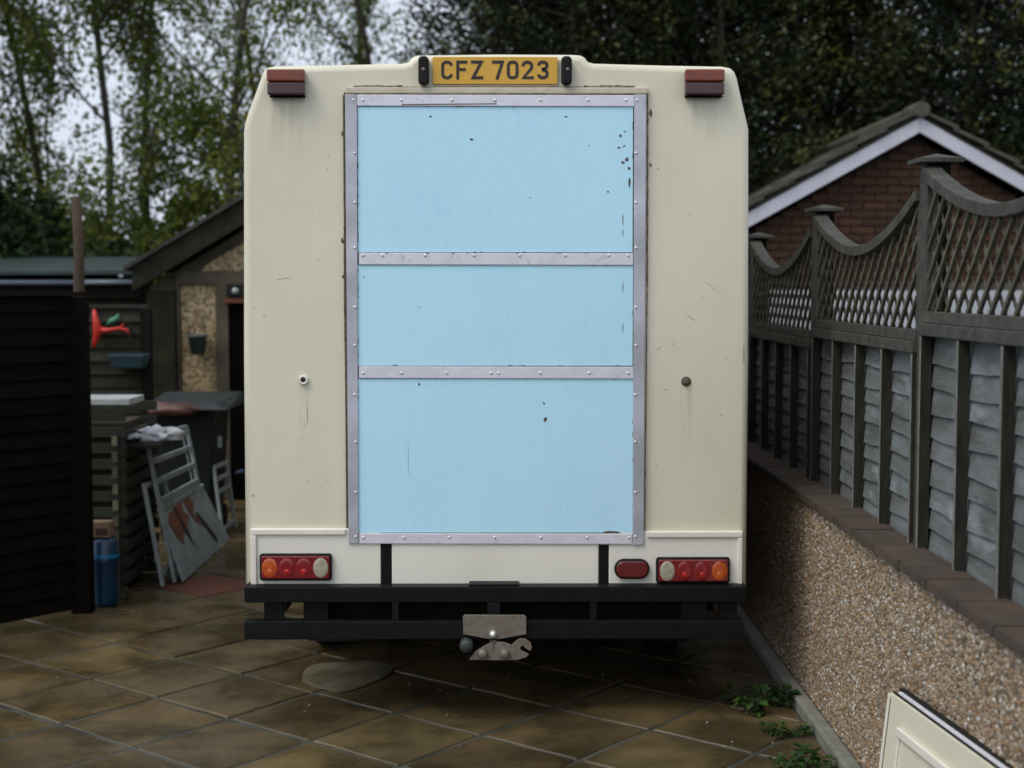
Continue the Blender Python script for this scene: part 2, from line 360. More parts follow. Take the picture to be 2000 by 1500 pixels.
pts = [G(x, y) for x, y in ((590,1332),(591,1318),(598,1307),(610,1301),(628,1297),(650,1294),(675,1291),(702,1289),(728,1291),(748,1297),(764,1302),(768,1312),(752,1322),(730,1333),(708,1342),(684,1350),(660,1353),(642,1349),(624,1345),(606,1339))]
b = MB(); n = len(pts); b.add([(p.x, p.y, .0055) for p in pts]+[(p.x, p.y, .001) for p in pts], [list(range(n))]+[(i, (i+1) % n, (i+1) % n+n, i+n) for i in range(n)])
tag(b.build('wet_sheen_patch', M['sheen_grit']), kind='structure')  # thin pale sheet, a wet reflection painted as colour on the paving
# small grit and dead leaves on the paving
b = MB()
for _ in range(46):
    x, y = random.uniform(-2.4, 1.1), random.uniform(5.2, 8.5); s = random.uniform(.004, .011)
    b.add([(x-s, y, .004), (x, y-s, .004), (x+s, y, .005), (x, y+s, .004), (x, y, .004+s)], [(0,1,4),(1,2,4),(2,3,4),(3,0,4)])
tag(b.build('grit', M['sheen_grit']), 'scattered grit on the paving slabs', 'grit', kind='stuff')

# ================================================================== RIGHT GARDEN WALL
WX = 1.32; WTOP = .876
wall = thing('garden_wall', (WX, 1, 0), 'low pebble-dashed garden wall with clay coping on the right of the drive', 'wall')
b = MB(); b.box(WX, WX+.22, 1, 14, -.05, WTOP); b.build('wall_body', M['wallback'], wall)
b = MB(); b.box(WX-.065, WX-.002, 1, 14, -.05, .05); b.build('footing', M['footing'], wall, .012)
cp = MB(); cp.box(-.055, .105, -.1495, .1495, 0, .032)
cop0 = None; y = 1.15; i = 0
while y < 14:
    if cop0 is None:
        me = bpy.data.meshes.new('coping_tile'); me.from_pydata(cp.v, [], cp.f)
        bm = bmesh.new(); bm.from_mesh(me); bmesh.ops.recalc_face_normals(bm, faces=bm.faces)
        bmesh.ops.bevel(bm, geom=[e for e in bm.edges], offset=.004, segments=2, affect='EDGES'); bm.to_mesh(me); bm.free(); me.materials.append(M['coping']); cop0 = me
    inst('coping_tile', cop0, wall, Matrix.Translation((WX+.025+random.uniform(-.003, .003), y, WTOP+.001+random.uniform(0, .0015))) @ Matrix.Rotation(R(random.uniform(-.6, .6)), 4, 'Z'))
    y += .301
# pebbles: real stones pressed into the render where the wall is seen close
N_ = 42000
Yp = rng.uniform(3.15, 8.8, N_)**1.0; Zp = rng.uniform(.05, WTOP-.01, N_)
sz = rng.uniform(.0055, .0122, N_); ax = rng.uniform(0, 2*PI, N_); el = rng.uniform(.55, 1, N_)
oct_ = np.array([[-1, 0, 0], [0, 1, 0], [0, 0, 1], [0, -1, 0], [0, 0, -1]], float)
V = np.repeat(oct_[None], N_, 0)*sz[:, None, None]
V[:, :, 1] *= el[:, None]
V += rng.uniform(-.0012, .0012, V.shape)
c_, s_ = np.cos(ax)[:, None], np.sin(ax)[:, None]
yy, zz = V[:, :, 1]*c_-V[:, :, 2]*s_, V[:, :, 1]*s_+V[:, :, 2]*c_
V[:, :, 1], V[:, :, 2] = yy+Yp[:, None], zz+Zp[:, None]; V[:, :, 0] = V[:, :, 0]*.75+WX
Fc = np.array([[0, 1, 2], [0, 2, 3], [0, 3, 4], [0, 4, 1]])[None]+(np.arange(N_)*5)[:, None, None]
tone = np.repeat(rng.uniform(0, 1, N_), 4)
pm = bpy.data.materials.new('dash pebbles'); pm.use_nodes = True; t = pm.node_tree
a = t.nodes.new('ShaderNodeAttribute'); a.attribute_name = 'tone'; r = t.nodes.new('ShaderNodeValToRGB'); r.color_ramp.interpolation = 'CONSTANT'
while len(r.color_ramp.elements) < len(PEB): r.color_ramp.elements.new(.5)
for i, c in enumerate(PEB): r.color_ramp.elements[i].position = i/len(PEB); r.color_ramp.elements[i].color = (*c, 1)
t.links.new(a.outputs['Fac'], r.inputs[0]); t.links.new(r.outputs[0], t.nodes['Principled BSDF'].inputs['Base Color']); t.nodes['Principled BSDF'].inputs['Roughness'].default_value = .55
peb = npmesh('pebble_dash', V.reshape(-1, 3), Fc.reshape(-1, 3), pm, tone, wall); peb['kind'] = 'stuff'

# ================================================================== TRELLIS FENCE ON THE WALL
FX = 1.445
postY = [3.21, 4.90, 6.59, 8.25, 9.93]; postZ = [2.30, 2.215, 2.14, 2.075, 2.01]
ends = [2.19, 2.115, 2.05, 1.985]; rails = [1.685, 1.62, 1.565, 1.51]
plab = ['fence post of dark wood nearest the camera at the right edge', 'tall dark fence post with wide flat cap in front of the brick gable',
        'middle dark fence post with square cap above the wall', 'dark fence post with square cap next to the van side', 'dark fence post hidden beyond the rear of the van']
for i, (y, z) in enumerate(zip(postY, postZ)):
    th = thing('fence_post', (FX+.03, y, WTOP+.05), plab[i], 'fence post', 'posts of the trellis fence')
    b = MB(); b.box(FX-.012, FX+.07, y-.036, y+.036, WTOP-.2, z); paint_lit_face(b.build('post', M['darkwood'], th), M['greyframe'])  # outward post face painted paler, as if lit from the side
    b = MB(); w = .076; cx = FX+.029
    b.box(cx-w, cx+w, y-w, y+w, z+.001, z+.017); b.add([(cx-w*.9, y-w*.9, z+.018), (cx+w*.9, y-w*.9, z+.018), (cx+w*.9, y+w*.9, z+.018), (cx-w*.9, y+w*.9, z+.018), (cx, y, z+.036)], [(0,1,4),(1,2,4),(2,3,4),(3,0,4),(0,3,2,1)])
    b.build('post_cap', M['greyframe'], th, .003)
flab = ['grey fence panel nearest the camera with open diamond trellis and dipped top', 'grey fence panel in the middle with diamond trellis before the brick gable',
        'grey fence panel beside the van with fine diamond trellis', 'grey trellis fence panel behind the van side']
for k in range(4):
    y0, y1 = postY[k]+.037, postY[k+1]-.037; L_ = y1-y0; ze, zr = ends[k], rails[k]; sag = .17
    th = thing('trellis_fence', (FX, (y0+y1)/2, WTOP+.05), flab[k], 'fence', 'panels of the trellis fence')
    # boards
    zb = WTOP+.025; nb = 9; pitch = (zr-.05-zb)/nb
    for q in range(nb):
        b = MB(); nseg = 22; lo, up = [], []
        z0_ = zb+q*pitch; ph = random.uniform(0, 9)
        for s in range(nseg+1):
            t = s/nseg; yy = y0+.01+t*(L_-.02)
            wv = .007*math.sin(t*5+ph)+.004*math.sin(t*13+ph*2)+random.uniform(-.002, .002)
            lo.append((yy, z0_-.012+wv)); up.append((yy, z0_+pitch+.012))
        vs = [(FX+.012, a_, b_) for a_, b_ in lo]+[(FX+.026, a_, b_) for a_, b_ in up]+[(FX+.021, a_, b_) for a_, b_ in lo]+[(FX+.034, a_, b_) for a_, b_ in up]
        n = nseg+1; fs = []
        for s in range(nseg):
            fs += [(s, s+1, n+s+1, n+s), (2*n+s, 3*n+s, 3*n+s+1, 2*n+s+1), (s, 2*n+s, 2*n+s+1, s+1), (n+s, n+s+1, 3*n+s+1, 3*n+s)]
        fs += [(0, n, 3*n, 2*n), (nseg, 2*n+nseg, 3*n+nseg, n+nseg)]
        b.add(vs, fs); b.build('board', M['greywood'], th)
    # battens
    for q in range(5):
        yy = y0+.014+q*(L_-.028)/4
        b = MB(); b.box(FX-.026, FX+.011, yy-.011, yy+.011, zb-.03, zr-.052); paint_lit_face(b.build('batten', M['batten_shade'], th), M['batten_lit'])
    b = MB(); b.box(FX-.03, FX+.036, y0, y1, zr-.05, zr-.008); b.build('rail', M['greyframe'], th, .004)
    b = MB(); b.box(FX-.018, FX+.03, y0, y1, zr-.0075, zr+.032); b.build('rail', M['greyframe'], th, .003)
    zt = lambda y: ze-sag*math.sin(PI*min(1, max(0, (y-y0)/L_)))**.9
    b = MB(); n = 26; vs = []; fs = []
    for s in range(n+1):
        yy = y0+L_*s/n; z = zt(yy)
        vs += [(FX-.03, yy, z-.022), (FX+.034, yy, z-.022), (FX+.034, yy, z+.018), (FX-.03, yy, z+.018)]
    for s in range(n):
        for j in range(4): fs.append((s*4+j, s*4+(j+1) % 4, s*4+4+(j+1) % 4, s*4+4+j))
    fs += [(0,1,2,3), (n*4, n*4+3, n*4+2, n*4+1)]
    b.add(vs, fs); b.build('curved_rail', M['greyframe'], th, .003)
    for yy in (y0+.01, y1-.01):
        b = MB(); b.box(FX-.012, FX+.022, yy-.009, yy+.009, zr+.033, zt(yy)-.024); b.build('side_strip', M['greyframe'], th)
    sp = .104
    for dr in (1, -1):
        c = y0-.8
        while c < y1+.8:
            ok = []
            for s in range(90):
                t = s*.01; yy = c+dr*t; z = zr+.033+t
                if y0+.02 < yy < y1-.02 and z < zt(yy)-.02: ok.append((yy, z))
            if len(ok) > 3:
                x = FX-.006 if dr == -1 else FX+.004
                b = MB(); b.bar((x, *ok[0]), (x, *ok[-1]), .011 if dr == -1 else .005, .015, up=(0, -dr*.7, .7)); b.build('lattice_lath', M['lattice'], th)
            c += sp

# ================================================================== THE VAN
YV = 5.94
def RV(px, py, Y=YV): p = P(px, py, Y); return (p.x, p.z)
van = thing('box_van', (RV(970, 1000)[0], YV+2.4, 0), 'cream box van seen from behind with pale blue riveted rear door', 'van')
out = [(478,1143),(1459,1146),(1464,700),(1464,250),(1461,238),(1452,200),(1441,150),(1436,138),(1428,131),(1412,128),(1300,126),(1160,122),(1149,119),(1142,110),(1134,106),(1120,105),
       (970,104),(826,106),(812,107),(804,110),(797,119),(786,122),(660,125),(535,127),(522,130),(513,137),(508,150),(484,215),(476,240),(474,256),(474,700)]
o2 = [RV(*p) for p in out]
bump = {13: 1, 14: 1, 15: 1, 16: 1, 17: 1, 18: 1, 19: 1, 12: 1, 20: 1}
zroof = RV(970, 122)[1]
o3 = [(x, min(z, zroof)) for x, z in o2]
b = MB(); n = len(o2)
loops = [(offset(o2, .030), YV+.0), (offset(o2, .014), YV+.004), (offset(o2, .004), YV+.014), (o2, YV+.032), (o2, YV+.30), (o3, YV+.55), (o3, YV+4.1)]
zc = RV(0, 560)[1]
vs = [(x, y, z) for lp, y in loops for x, z in lp]
fs = [list(range(n))]
b.add(vs, [list(range(n))])
for l in range(len(loops)-1):
    for i in range(n): b.f.append([l*n+i, l*n+(i+1) % n, (l+1)*n+(i+1) % n, (l+1)*n+i]); b.m.append(0); b.sm.append(True)
b.f.append([(len(loops)-1)*n+i for i in range(n)][::-1]); b.m.append(0); b.sm.append(False)
body = b.build('body', M['cream'], van)
# cab in front
xl, xr = RV(478, 0)[0]+.08, RV(1459, 0)[0]-.08
b = MB(); prof = [(YV+4.1, .45), (YV+5.35, .45), (YV+5.45, .75), (YV+5.35, 1.15), (YV+4.75, 1.35), (YV+4.35, 2.1), (YV+4.1, 2.15)]
b.add([(xl, y, z) for y, z in prof]+[(xr, y, z) for y, z in prof], [list(range(7)), list(range(13, 6, -1))]+[(i, i+7, (i+1) % 7+7, (i+1) % 7) for i in range(7)]); b.build('cab', M['cream'], van, .04)
b = MB(); b.add([(xl+.1, YV+4.775, 1.36), (xr-.1, YV+4.775, 1.36), (xr-.14, YV+4.39, 2.05), (xl+.14, YV+4.39, 2.05)], [(0,1,2,3)]); b.build('windscreen', M['glass'], van)
# chassis, wheels
b = MB(); b.box(xl+.25, xl+.35, YV+.12, YV+5.2, .42, .56); b.box(xr-.35, xr-.25, YV+.12, YV+5.2, .42, .56)
for yy in (.35, 1.9, 3.2): b.box(xl+.3, xr-.3, YV+yy, YV+yy+.08, .44, .54)
b.box(xl-.03, xr+.03, YV+.06, YV+4.1, .575, .61); b.box(xl+.45, xr-.5, YV+.9, YV+1.5, .3, .56); b.tube([(xl+.2, YV+1.25, .33), (xr-.2, YV+1.25, .33)], .05, 10)
b.build('chassis', M['under'], van)
for wx in (xl+.12, xr-.12):
    for wy in (YV+1.25, YV+4.6):
        b = MB(); b.lathe([(.20, -.1), (.30, -.1), (.335, -.075), (.335, .075), (.30, .1), (.20, .1)], (wx, wy, .335), 'x', 28)
        w = b.build('tyre', M['rubber'], van)
        b = MB(); b.lathe([(.0, -.05), (.12, -.06), (.17, -.03), (.2, -.09), (.2, .09), (.17, .03), (.12, .06), (0, .05)], (wx, wy, .335), 'x', 24); b.build('rim', M['galv'], w)
for sx in (RV(478, 0)[0], RV(1459, 0)[0]-.03): MB().box(sx, sx+.03, YV+.75, YV+4.0, .27, .60).build('shade_skirt', M['under'], van)  # skirts added to block light from the sides under the van
for wx in (xl+.05, xr-.3): MB().box(wx, wx+.25, YV+.78, YV+.79, .12, .57).build('shade_flap', M['rubber'], van)  # flaps added to darken the ground under the van
b = MB(); b.lathe([(.0005, -.08), (.26, -.08), (.29, -.05), (.29, .05), (.26, .08), (.0005, .08)], (.0, YV+.62, .43), 'z', 24); b.build('shade_tyre', M['rubber'], van)  # spare wheel added below the floor to cut light there
b = MB(); b.tube([(xl+.42, YV+.06, .40), (xl+.42, YV+1.2, .36), (xl+.6, YV+2.2, .36)], .028, 10); b.build('shade_pipe', M['under'], van)  # unseen pipe added with the other light-blocking underbody parts
# rear door
def rbox(px0, px1, py0, py1, y0, y1):
    Yf = YV+y0 if y0 < -.03 else YV
    x0, z1 = RV(px0, py0, Yf); x1, z0 = RV(px1, py1, Yf); x1b = RV(px1, py0, Yf)[0]
    return (min(x0, RV(px0, py1, Yf)[0]), x1b, YV+y0, YV+y1, z0, z1)
door = MB(); door.box(*rbox(677, 1261, 186, 1060, -.010, .004)); do = door.build('rear_door', M['grime'], van)
SP = [(699, 1236, 209, 493), (699, 1236, 518, 714), (699, 1236, 739, 1039)]
Wd = lambda px, py: RV(px, py)
def quadplate(c4, y0, y1):   # four (px,py) clockwise from top-left
    q = [RV(*c) for c in c4][::-1]; return MB().prism(q, YV+y0, YV+y1)
for (a_, c_, d_, e_) in SP:
    quadplate([(a_, d_), (c_, d_), (c_-1, e_), (a_+1, e_)], -.016, -.0101).build('blue_panel', M['blue'], do, .001, 1)
quadplate([(675, 186), (698, 186), (701, 1059), (682, 1060)], -.024, -.0104).build('trim_strip', M['alu_dark'], do, .002)
quadplate([(1238, 186), (1261, 186), (1256, 1062), (1235, 1063)], -.024, -.0104).build('trim_strip', M['alu_dark'], do, .002)
for (a_, c_, d_, e_) in ((698.5, 1237.5, 186, 208), (702, 1236, 494, 517), (702, 1236, 715, 738), (703, 1234, 1040, 1060)):
    quadplate([(a_, d_), (c_, d_+1), (c_, e_+1), (a_, e_)], -.0225, -.0104).build('trim_strip', M['alu'], do, .002)
b = MB()
def rivet(px, py, r=.0062, y=-.0225):
    x, z = RV(px, py); b.lathe([(r, 0), (r*.85, -.0028), (r*.45, -.0042), (.0003, -.0046)], (x, YV+y, z), 'y', 10)
for px in (691, 710, 785, 883, 967, 1055, 1148, 1222, 1244): rivet(px, 197)
for px in (710, 748, 831, 926, 1014, 1104, 1188, 1226): rivet(px, 499)
for px in (710, 785, 873, 959, 974, 1055, 1150, 1226): rivet(px, 728)
for px in (711, 790, 878, 966, 1056, 1146, 1228): rivet(px, 1048)
for py in (300, 396, 484, 600, 674, 770, 862, 960, 1046): rivet(694 if py < 800 else 696, py, y=-.024); rivet(1241 if py < 700 else 1240, py, y=-.024)
tag(b.build('rivets', M['rivet'], do), kind='stuff')
# dark scuffs on the blue sheet and its edges
b = MB()
def mark(px, py, w, h, y=-.0168, a=0):
    x, z = RV(px, py); w *= .00212; h *= .00212; k = 7; pts = []
    for i in range(k):
        t = 2*PI*i/k; rr = random.uniform(.6, 1.1); p, q = w*rr*math.cos(t), h*rr*math.sin(t)
        pts.append((x+p*math.cos(a)-q*math.sin(a), z+p*math.sin(a)+q*math.cos(a)))
    b.prism(pts, YV+y, YV+y+.0007)
for m_ in ((841,228,3,2),(921,273,4,2.5),(1211,266,4,3),(1220,258,3,2),(1209,289,5,2),(1218,286,3,2),(1224,312,4,6),(1216,318,4,3),(1228,330,3,4),(1229,358,2.5,10),(1105,229,4,1.5),(1062,787,2.5,3),(1065,819,3.5,5),
           (819,750,2.5,3),(1216,430,1,14),(1216,456,1,8),(1216,560,1,16),(1216,640,1,10),(798,900,.25,40),(711,541,2,2),(820,600,1.5,1.5),(1035,387,2,1.5),(1150,285,1.5,1.5),(1187,375,2,2)): mark(*m_)
b.prism([RV(*p) for p in ((1175,1040),(1212,1040),(1208,1037),(1190,1035.5),(1180,1037))], YV-.0168, YV-.0161)
for i in range(22):
    px = random.uniform(712, 1225); py = random.choice([209.5, 492.5, 519, 713, 740]); mark(px, py, random.uniform(1.5, 6), .7)
for i in range(34):
    py = random.uniform(215, 1030); px = random.choice([700.3, 1235.3]); mark(px, py, .8, random.uniform(2, 9))
for px in (757, 835, 880, 920, 1012, 1100, 1143): mark(px+random.uniform(-8, 8), 494.5, 3, 1.4, -.0233)
b.build('scuff_marks', M['grime'], do)['kind'] = 'stuff'
b = MB(); x0, z0 = RV(785, 205.5); x1, z1 = RV(970, 204)
b.bar((x0, YV-.0228, z0), (x1, YV-.0228, z1), .0015, .0035); b.build('trim_gap', M['grime'], do)
# drip strip + sealant round the door
b = MB(); b.box(*rbox(677, 1265, 171.5, 184.5, -.020, .003)); b.build('drip_strip', M['drip'], van, .004)
b = MB()
def wob(p0, p1, wpx, y=-.0035, gaps=0):
    n = int(max(abs(p1[0]-p0[0]), abs(p1[1]-p0[1]))/7); ver = abs(p1[1]-p0[1]) > abs(p1[0]-p0[0])
    L1, L2 = [], []
    for i in range(n+1):
        t = i/n; px, py = p0[0]+(p1[0]-p0[0])*t, p0[1]+(p1[1]-p0[1])*t; a_ = wpx*random.uniform(.35, 1.0); c_ = wpx*random.uniform(.35, 1.0)
        L1.append(RV(px-(a_ if ver else 0), py-(0 if ver else a_))); L2.append(RV(px+(c_ if ver else 0), py+(0 if ver else c_)))
    vs = [(x, YV+y, z) for x, z in L1]+[(x, YV+y, z) for x, z in L2]+[(x, YV+.001, z) for x, z in L1]+[(x, YV+.001, z) for x, z in L2]; m_ = n+1
    fs = []
    for i in range(n): fs += [(i, i+1, m_+i+1, m_+i), (i, 2*m_+i, 2*m_+i+1, i+1), (m_+i, m_+i+1, 3*m_+i+1, 3*m_+i)]
    b.add(vs, fs)
wob((673.5, 180), (673, 600), 2.6); wob((673, 600), (680, 1050), 1.6); wob((1265, 178), (1264, 560), 2.0); wob((1264, 560), (1259, 1040), 1.2)
wob((690, 169), (786, 168.6), 2.8); wob((1140, 169), (1240, 169), 3.0); wob((786, 170), (1150, 170), .9)
wob((678, 184.8), (1262, 184.8), .9, -.0205)
for px, py, w, h in ((670,262,4,6),(668,470,3,6),(1270,322,3.5,5),(1271,220,3,9),(670,540,3,3)): mark(px, py, w, h, -.002)
b.build('sealant', M['sealant'], van)['kind'] = 'stuff'
# body scratches and chips
b = MB()
for m_ in ((560,543,10,.7),(494,968,3,3),(1283,911,2,1.5),(545,545,6,.7),(640,940,1.5,1.5),(1300,760,5,1),(1286,680,6,.8,-.0012,.6),(1350,620,16,.6,-.0012,-.6),(1390,560,20,.5,-.0012,-.7),(1420,700,2,1),(1285,330,2,2),(600,805,.9,24),(640,330,2,1.5),(1452,690,1.5,20)):
    mm = list(m_)
    if len(mm) == 4: mm.append(-.0012)
    mark(*mm)
for _ in range(26):
    mark(random.choice([random.uniform(490, 660), random.uniform(1280, 1450)]), random.uniform(220, 1010), random.uniform(.8, 1.8), random.uniform(.8, 2.2), -.0012)
b.build('scratches', mat('scratch brown', (.40, .34, .24), rough=.7), van)['kind'] = 'stuff'
# number plate
b = MB(); b.prism(rrect(*[RV(845, 113)[0], RV(1089, 113)[0], RV(845, 165)[1], RV(845, 112)[1]], .006), YV-.014, YV-.001); plate = b.build('number_plate', M['plate'], van, .0015)
def glyph(ch):
    # strokes on a unit cell: width 50, height 79 (x right, z up)
    r = 15; Wc, H = 50, 79; q = 7
    def arc(cx, cz, rr, a0, a1, n=6): return [(cx+rr*math.cos(R(a0+(a1-a0)*i/n)), cz+rr*math.sin(R(a0+(a1-a0)*i/n))) for i in range(n+1)]
    x0, x1, z0, z1 = q, Wc-q, q, H-q
    if ch == 'C': return [[(x1, 22)]+arc(x1-r, z0+r, r, 0, -90)+arc(x0+r, z0+r, r, -90, -180)+arc(x0+r, z1-r, r, 180, 90)+arc(x1-r, z1-r, r, 90, 0)+[(x1, H-22)]]
    if ch == '0': return [arc(x1-r, z0+r, r, 0, -90)+arc(x0+r, z0+r, r, -90, -180)+arc(x0+r, z1-r, r, 180, 90)+arc(x1-r, z1-r, r, 90, 0)+[(x1, z0+r)]]
    if ch == 'F': return [[(x0+2, 0), (x0+2, z1), (Wc, z1)], [(x0+9.1, 41), (Wc-7, 41)]]
    if ch == 'Z': return [[(1, z1), (x1-1, z1), (x0+2, z0), (Wc, z0)]]
    if ch == '7': return [[(0, z1), (x1, z1), (x0+13, 0)]]
    if ch == '2': return [[(x0, H-24)]+arc(x0+r+2, z1-r-2, r+2, 165, 90)+arc(x1-r-2, z1-r-2, r+2, 90, -35)+[(x0+2, z0), (Wc, z0)]]
    if ch == '3': return [[(x0, H-21)]+arc(x0+r, z1-r+1, r-1, 165, 90)+arc(x1-r, z1-r+1, r-1, 90, -80)+[(20, 42)], [(23, 36.5)]+arc(x1-r-1, z0+r+1, r+1, 82, -90)+arc(x0+r+1, z0+r+1, r+1, -90, -165)+[(x0, 21)]]
def ribbon(mb, pts, w, y0, y1):
    n = len(pts); Lf, Rt = [], []
    cl = [pts[0]]
    for p in pts[1:]:
        if (Vector(p)-Vector(cl[-1])).length > 1e-4: cl.append(p)
    pts = cl; n = len(pts)
    for i in range(n):
        p = Vector(pts[i]); d1 = (p-Vector(pts[i-1])).normalized() if i else None; d2 = (Vector(pts[i+1])-p).normalized() if i < n-1 else None
        d1 = d1 or d2; d2 = d2 or d1; n1, n2 = Vector((-d1.y, d1.x)), Vector((-d2.y, d2.x)); m_ = (n1+n2); m_ = m_/max(.55, m_.dot(n1))
        Lf.append(p+m_*w/2); Rt.append(p-m_*w/2)
    k = len(mb.v); vs = [(p.x, y0, p.y) for p in Lf]+[(p.x, y0, p.y) for p in Rt]+[(p.x, y1, p.y) for p in Lf]+[(p.x, y1, p.y) for p in Rt]; fs = []
    for i in range(n-1): fs += [(i, i+1, n+i+1, n+i), (i, 2*n+i, 2*n+i+1, i+1), (n+i, n+i+1, 3*n+i+1, 3*n+i)]
    fs += [(0, n, 3*n, 2*n), (n-1, 3*n-1, 4*n-1, 2*n-1)]
    mb.add(vs, fs)
for ch, px0, px1 in (('C', 861.5, 885), ('F', 890, 913), ('Z', 919.5, 944), ('7', 961, 984.5), ('0', 989.5, 1013), ('2', 1018, 1042), ('3', 1048, 1072)):
    (xa, zt_), (xb, zb_) = RV(px0, 119), RV(px1, 156); b = MB(); sx, sz_ = (xb-xa)/50, (zt_-zb_)/79
    for st in glyph(ch): ribbon(b, [(xa+p*sx, zb_+q*sz_) for p, q in st], 12.2*sx, YV-.0158, YV-.01405)
    b.build('plate_character', M['ink'], plate)
for px in (828, 1106):
    (cx, z1), (_, z0) = RV(px, 112), RV(px, 168); w = .0215
    s = MB().prism(rrect(cx-w, cx+w, z0, z1, w*.85, 6), YV-.045, YV-.001); lp = s.build('plate_lamp', M['rubber'], van, .010, 3)
    zc_ = (z0+z1)/2+.003; MB().lathe([(.008, 0), (.006, -.003), (.0005, -.0045)], (cx+(.004 if px > 900 else -.001), YV-.0455, zc_), 'y', 10).build('screw', M['galv'], lp)
# high marker lamps
for (a_, c_) in ((525, 599), (1335, 1411)):
    (x0, z1), (x1, z0) = RV(a_, 139), RV(c_, 190); zm = z0+(z1-z0)*.52
    s = MB().box(x0+.004, x1-.004, YV-.02, YV-.001, z0-.003, z1-.002); lp = s.build('marker_lamp', M['rubber'], van, .004)
    MB().box(x0, x1, YV-.062, YV-.0205, zm+.001, z1).build('amber_lens', M['amber2'], lp, .007, 3)
    MB().box(x0+.001, x1-.001, YV-.058, YV-.0205, z0+.003, zm).build('red_lens', M['darkred'], lp, .007, 3)
    MB().add([(x0+.01, YV-.04, z0-.006), (x1, YV-.04, z0-.004), (x1, YV-.0205, z0+.002), (x0+.01, YV-.0205, z0+.002)], [(0,1,2,3)]).build('gasket', M['rubber'], lp)
stm = bpy.data.materials.new('rain streak dirt'); stm.use_nodes = True; t = stm.node_tree
tc = t.nodes.new('ShaderNodeTexCoord'); mp = t.nodes.new('ShaderNodeMapping'); mp.inputs['Scale'].default_value = (34, 1, 2.2); nz = t.nodes.new('ShaderNodeTexNoise'); nz.inputs['Scale'].default_value = 1.6; nz.inputs['Detail'].default_value = 4
at = t.nodes.new('ShaderNodeAttribute'); at.attribute_name = 'tone'; mu = t.nodes.new('ShaderNodeMath'); mu.operation = 'MULTIPLY'; mr = t.nodes.new('ShaderNodeMapRange'); mr.inputs[1].default_value = .4; mr.inputs[2].default_value = .75; mr.inputs[4].default_value = .17
t.links.new(tc.outputs['Object'], mp.inputs[0]); t.links.new(mp.outputs[0], nz.inputs[0]); t.links.new(nz.outputs['Fac'], mr.inputs[0]); t.links.new(mr.outputs[0], mu.inputs[0]); t.links.new(at.outputs['Fac'], mu.inputs[1])
t.links.new(mu.outputs[0], t.nodes['Principled BSDF'].inputs['Alpha']); t.nodes['Principled BSDF'].inputs['Base Color'].default_value = (.30, .25, .16, 1); t.nodes['Principled BSDF'].inputs['Roughness'].default_value = .8
b = MB(); tn = []
for px, py, w, h in ((562, 194, 36, 120), (1372, 194, 36, 110), (593, 755, 14, 170), (1340, 757, 12, 150), (970, 172, 0, 0)):
    if not w: continue
    for i in range(8):
        a0, a1 = i/8, (i+1)/8; q = [RV(px-w, py+h*a0), RV(px+w, py+h*a0), RV(px+w, py+h*a1), RV(px-w, py+h*a1)]
        b.add([(x_, YV-.0009, z_) for x_, z_ in q], [(0, 1, 2, 3)]); tn.append((1-a0)*(1 if i else .8))
so_ = b.build('dirt_streaks', stm, van); so_['kind'] = 'stuff'
am = so_.data.attributes.new('tone', 'FLOAT', 'FACE'); am.data.foreach_set('value', tn)
# grime shadow stains under the marker lamps are left to the light; vents
x, z = RV(593, 742)
v = MB().lathe([(.0095, -.006), (.012, -.014), (.019, -.014), (.021, -.001)], (x, YV, z), 'y', 18).build('vent_socket', M['white'], van)
MB().lathe([(.0005, -.009), (.010, -.009), (.0105, -.007)], (x, YV, z), 'y', 14).build('vent_hole', M['ink'], v)
x, z = RV(1340, 745)
v = MB().lathe([(.0005, -.012), (.012, -.012), (.018, -.006), (.021, -.001)], (x, YV, z), 'y', 18).build('vent_socket', M['grime'], van)
MB().lathe([(.0035, -.0125), (.006, -.015), (.0085, -.0125)], (x, YV-.001, z), 'y', 12).build('vent_ring', M['galv'], v)
# lower valance panels with raised rims
def valance(px0, px1, py0, py1, name='valance_panel'):
    p = MB().box(*rbox(px0, px1, py0, py1, -.014, -.0005)).build(name, M['white'], van, .005)
    return p
vl = valance(491, 744, 1031, 1141); vr = valance(1189, 1450, 1036, 1144); vc = valance(766, 1169, 1058, 1142)
MB().box(*rbox(492, 676, 1032, 1043, -.024, -.0142)).build('raised_rim', M['white'], vl, .004, 3); MB().box(*rbox(492, 502, 1044, 1140, -.024, -.0142)).build('raised_rim', M['white'], vl, .004, 3)
MB().box(*rbox(1263, 1449, 1037, 1048, -.024, -.0142)).build('raised_rim', M['white'], vr, .004, 3); MB().box(*rbox(1440, 1449, 1049, 1143, -.024, -.0142)).build('raised_rim', M['white'], vr, .004, 3)
MB().box(*rbox(744.5, 765, 1062, 1141, -.010, -.0008)).build('upright', M['black'], van); MB().box(*rbox(1170, 1188.5, 1064, 1142, -.010, -.0008)).build('upright', M['black'], van)
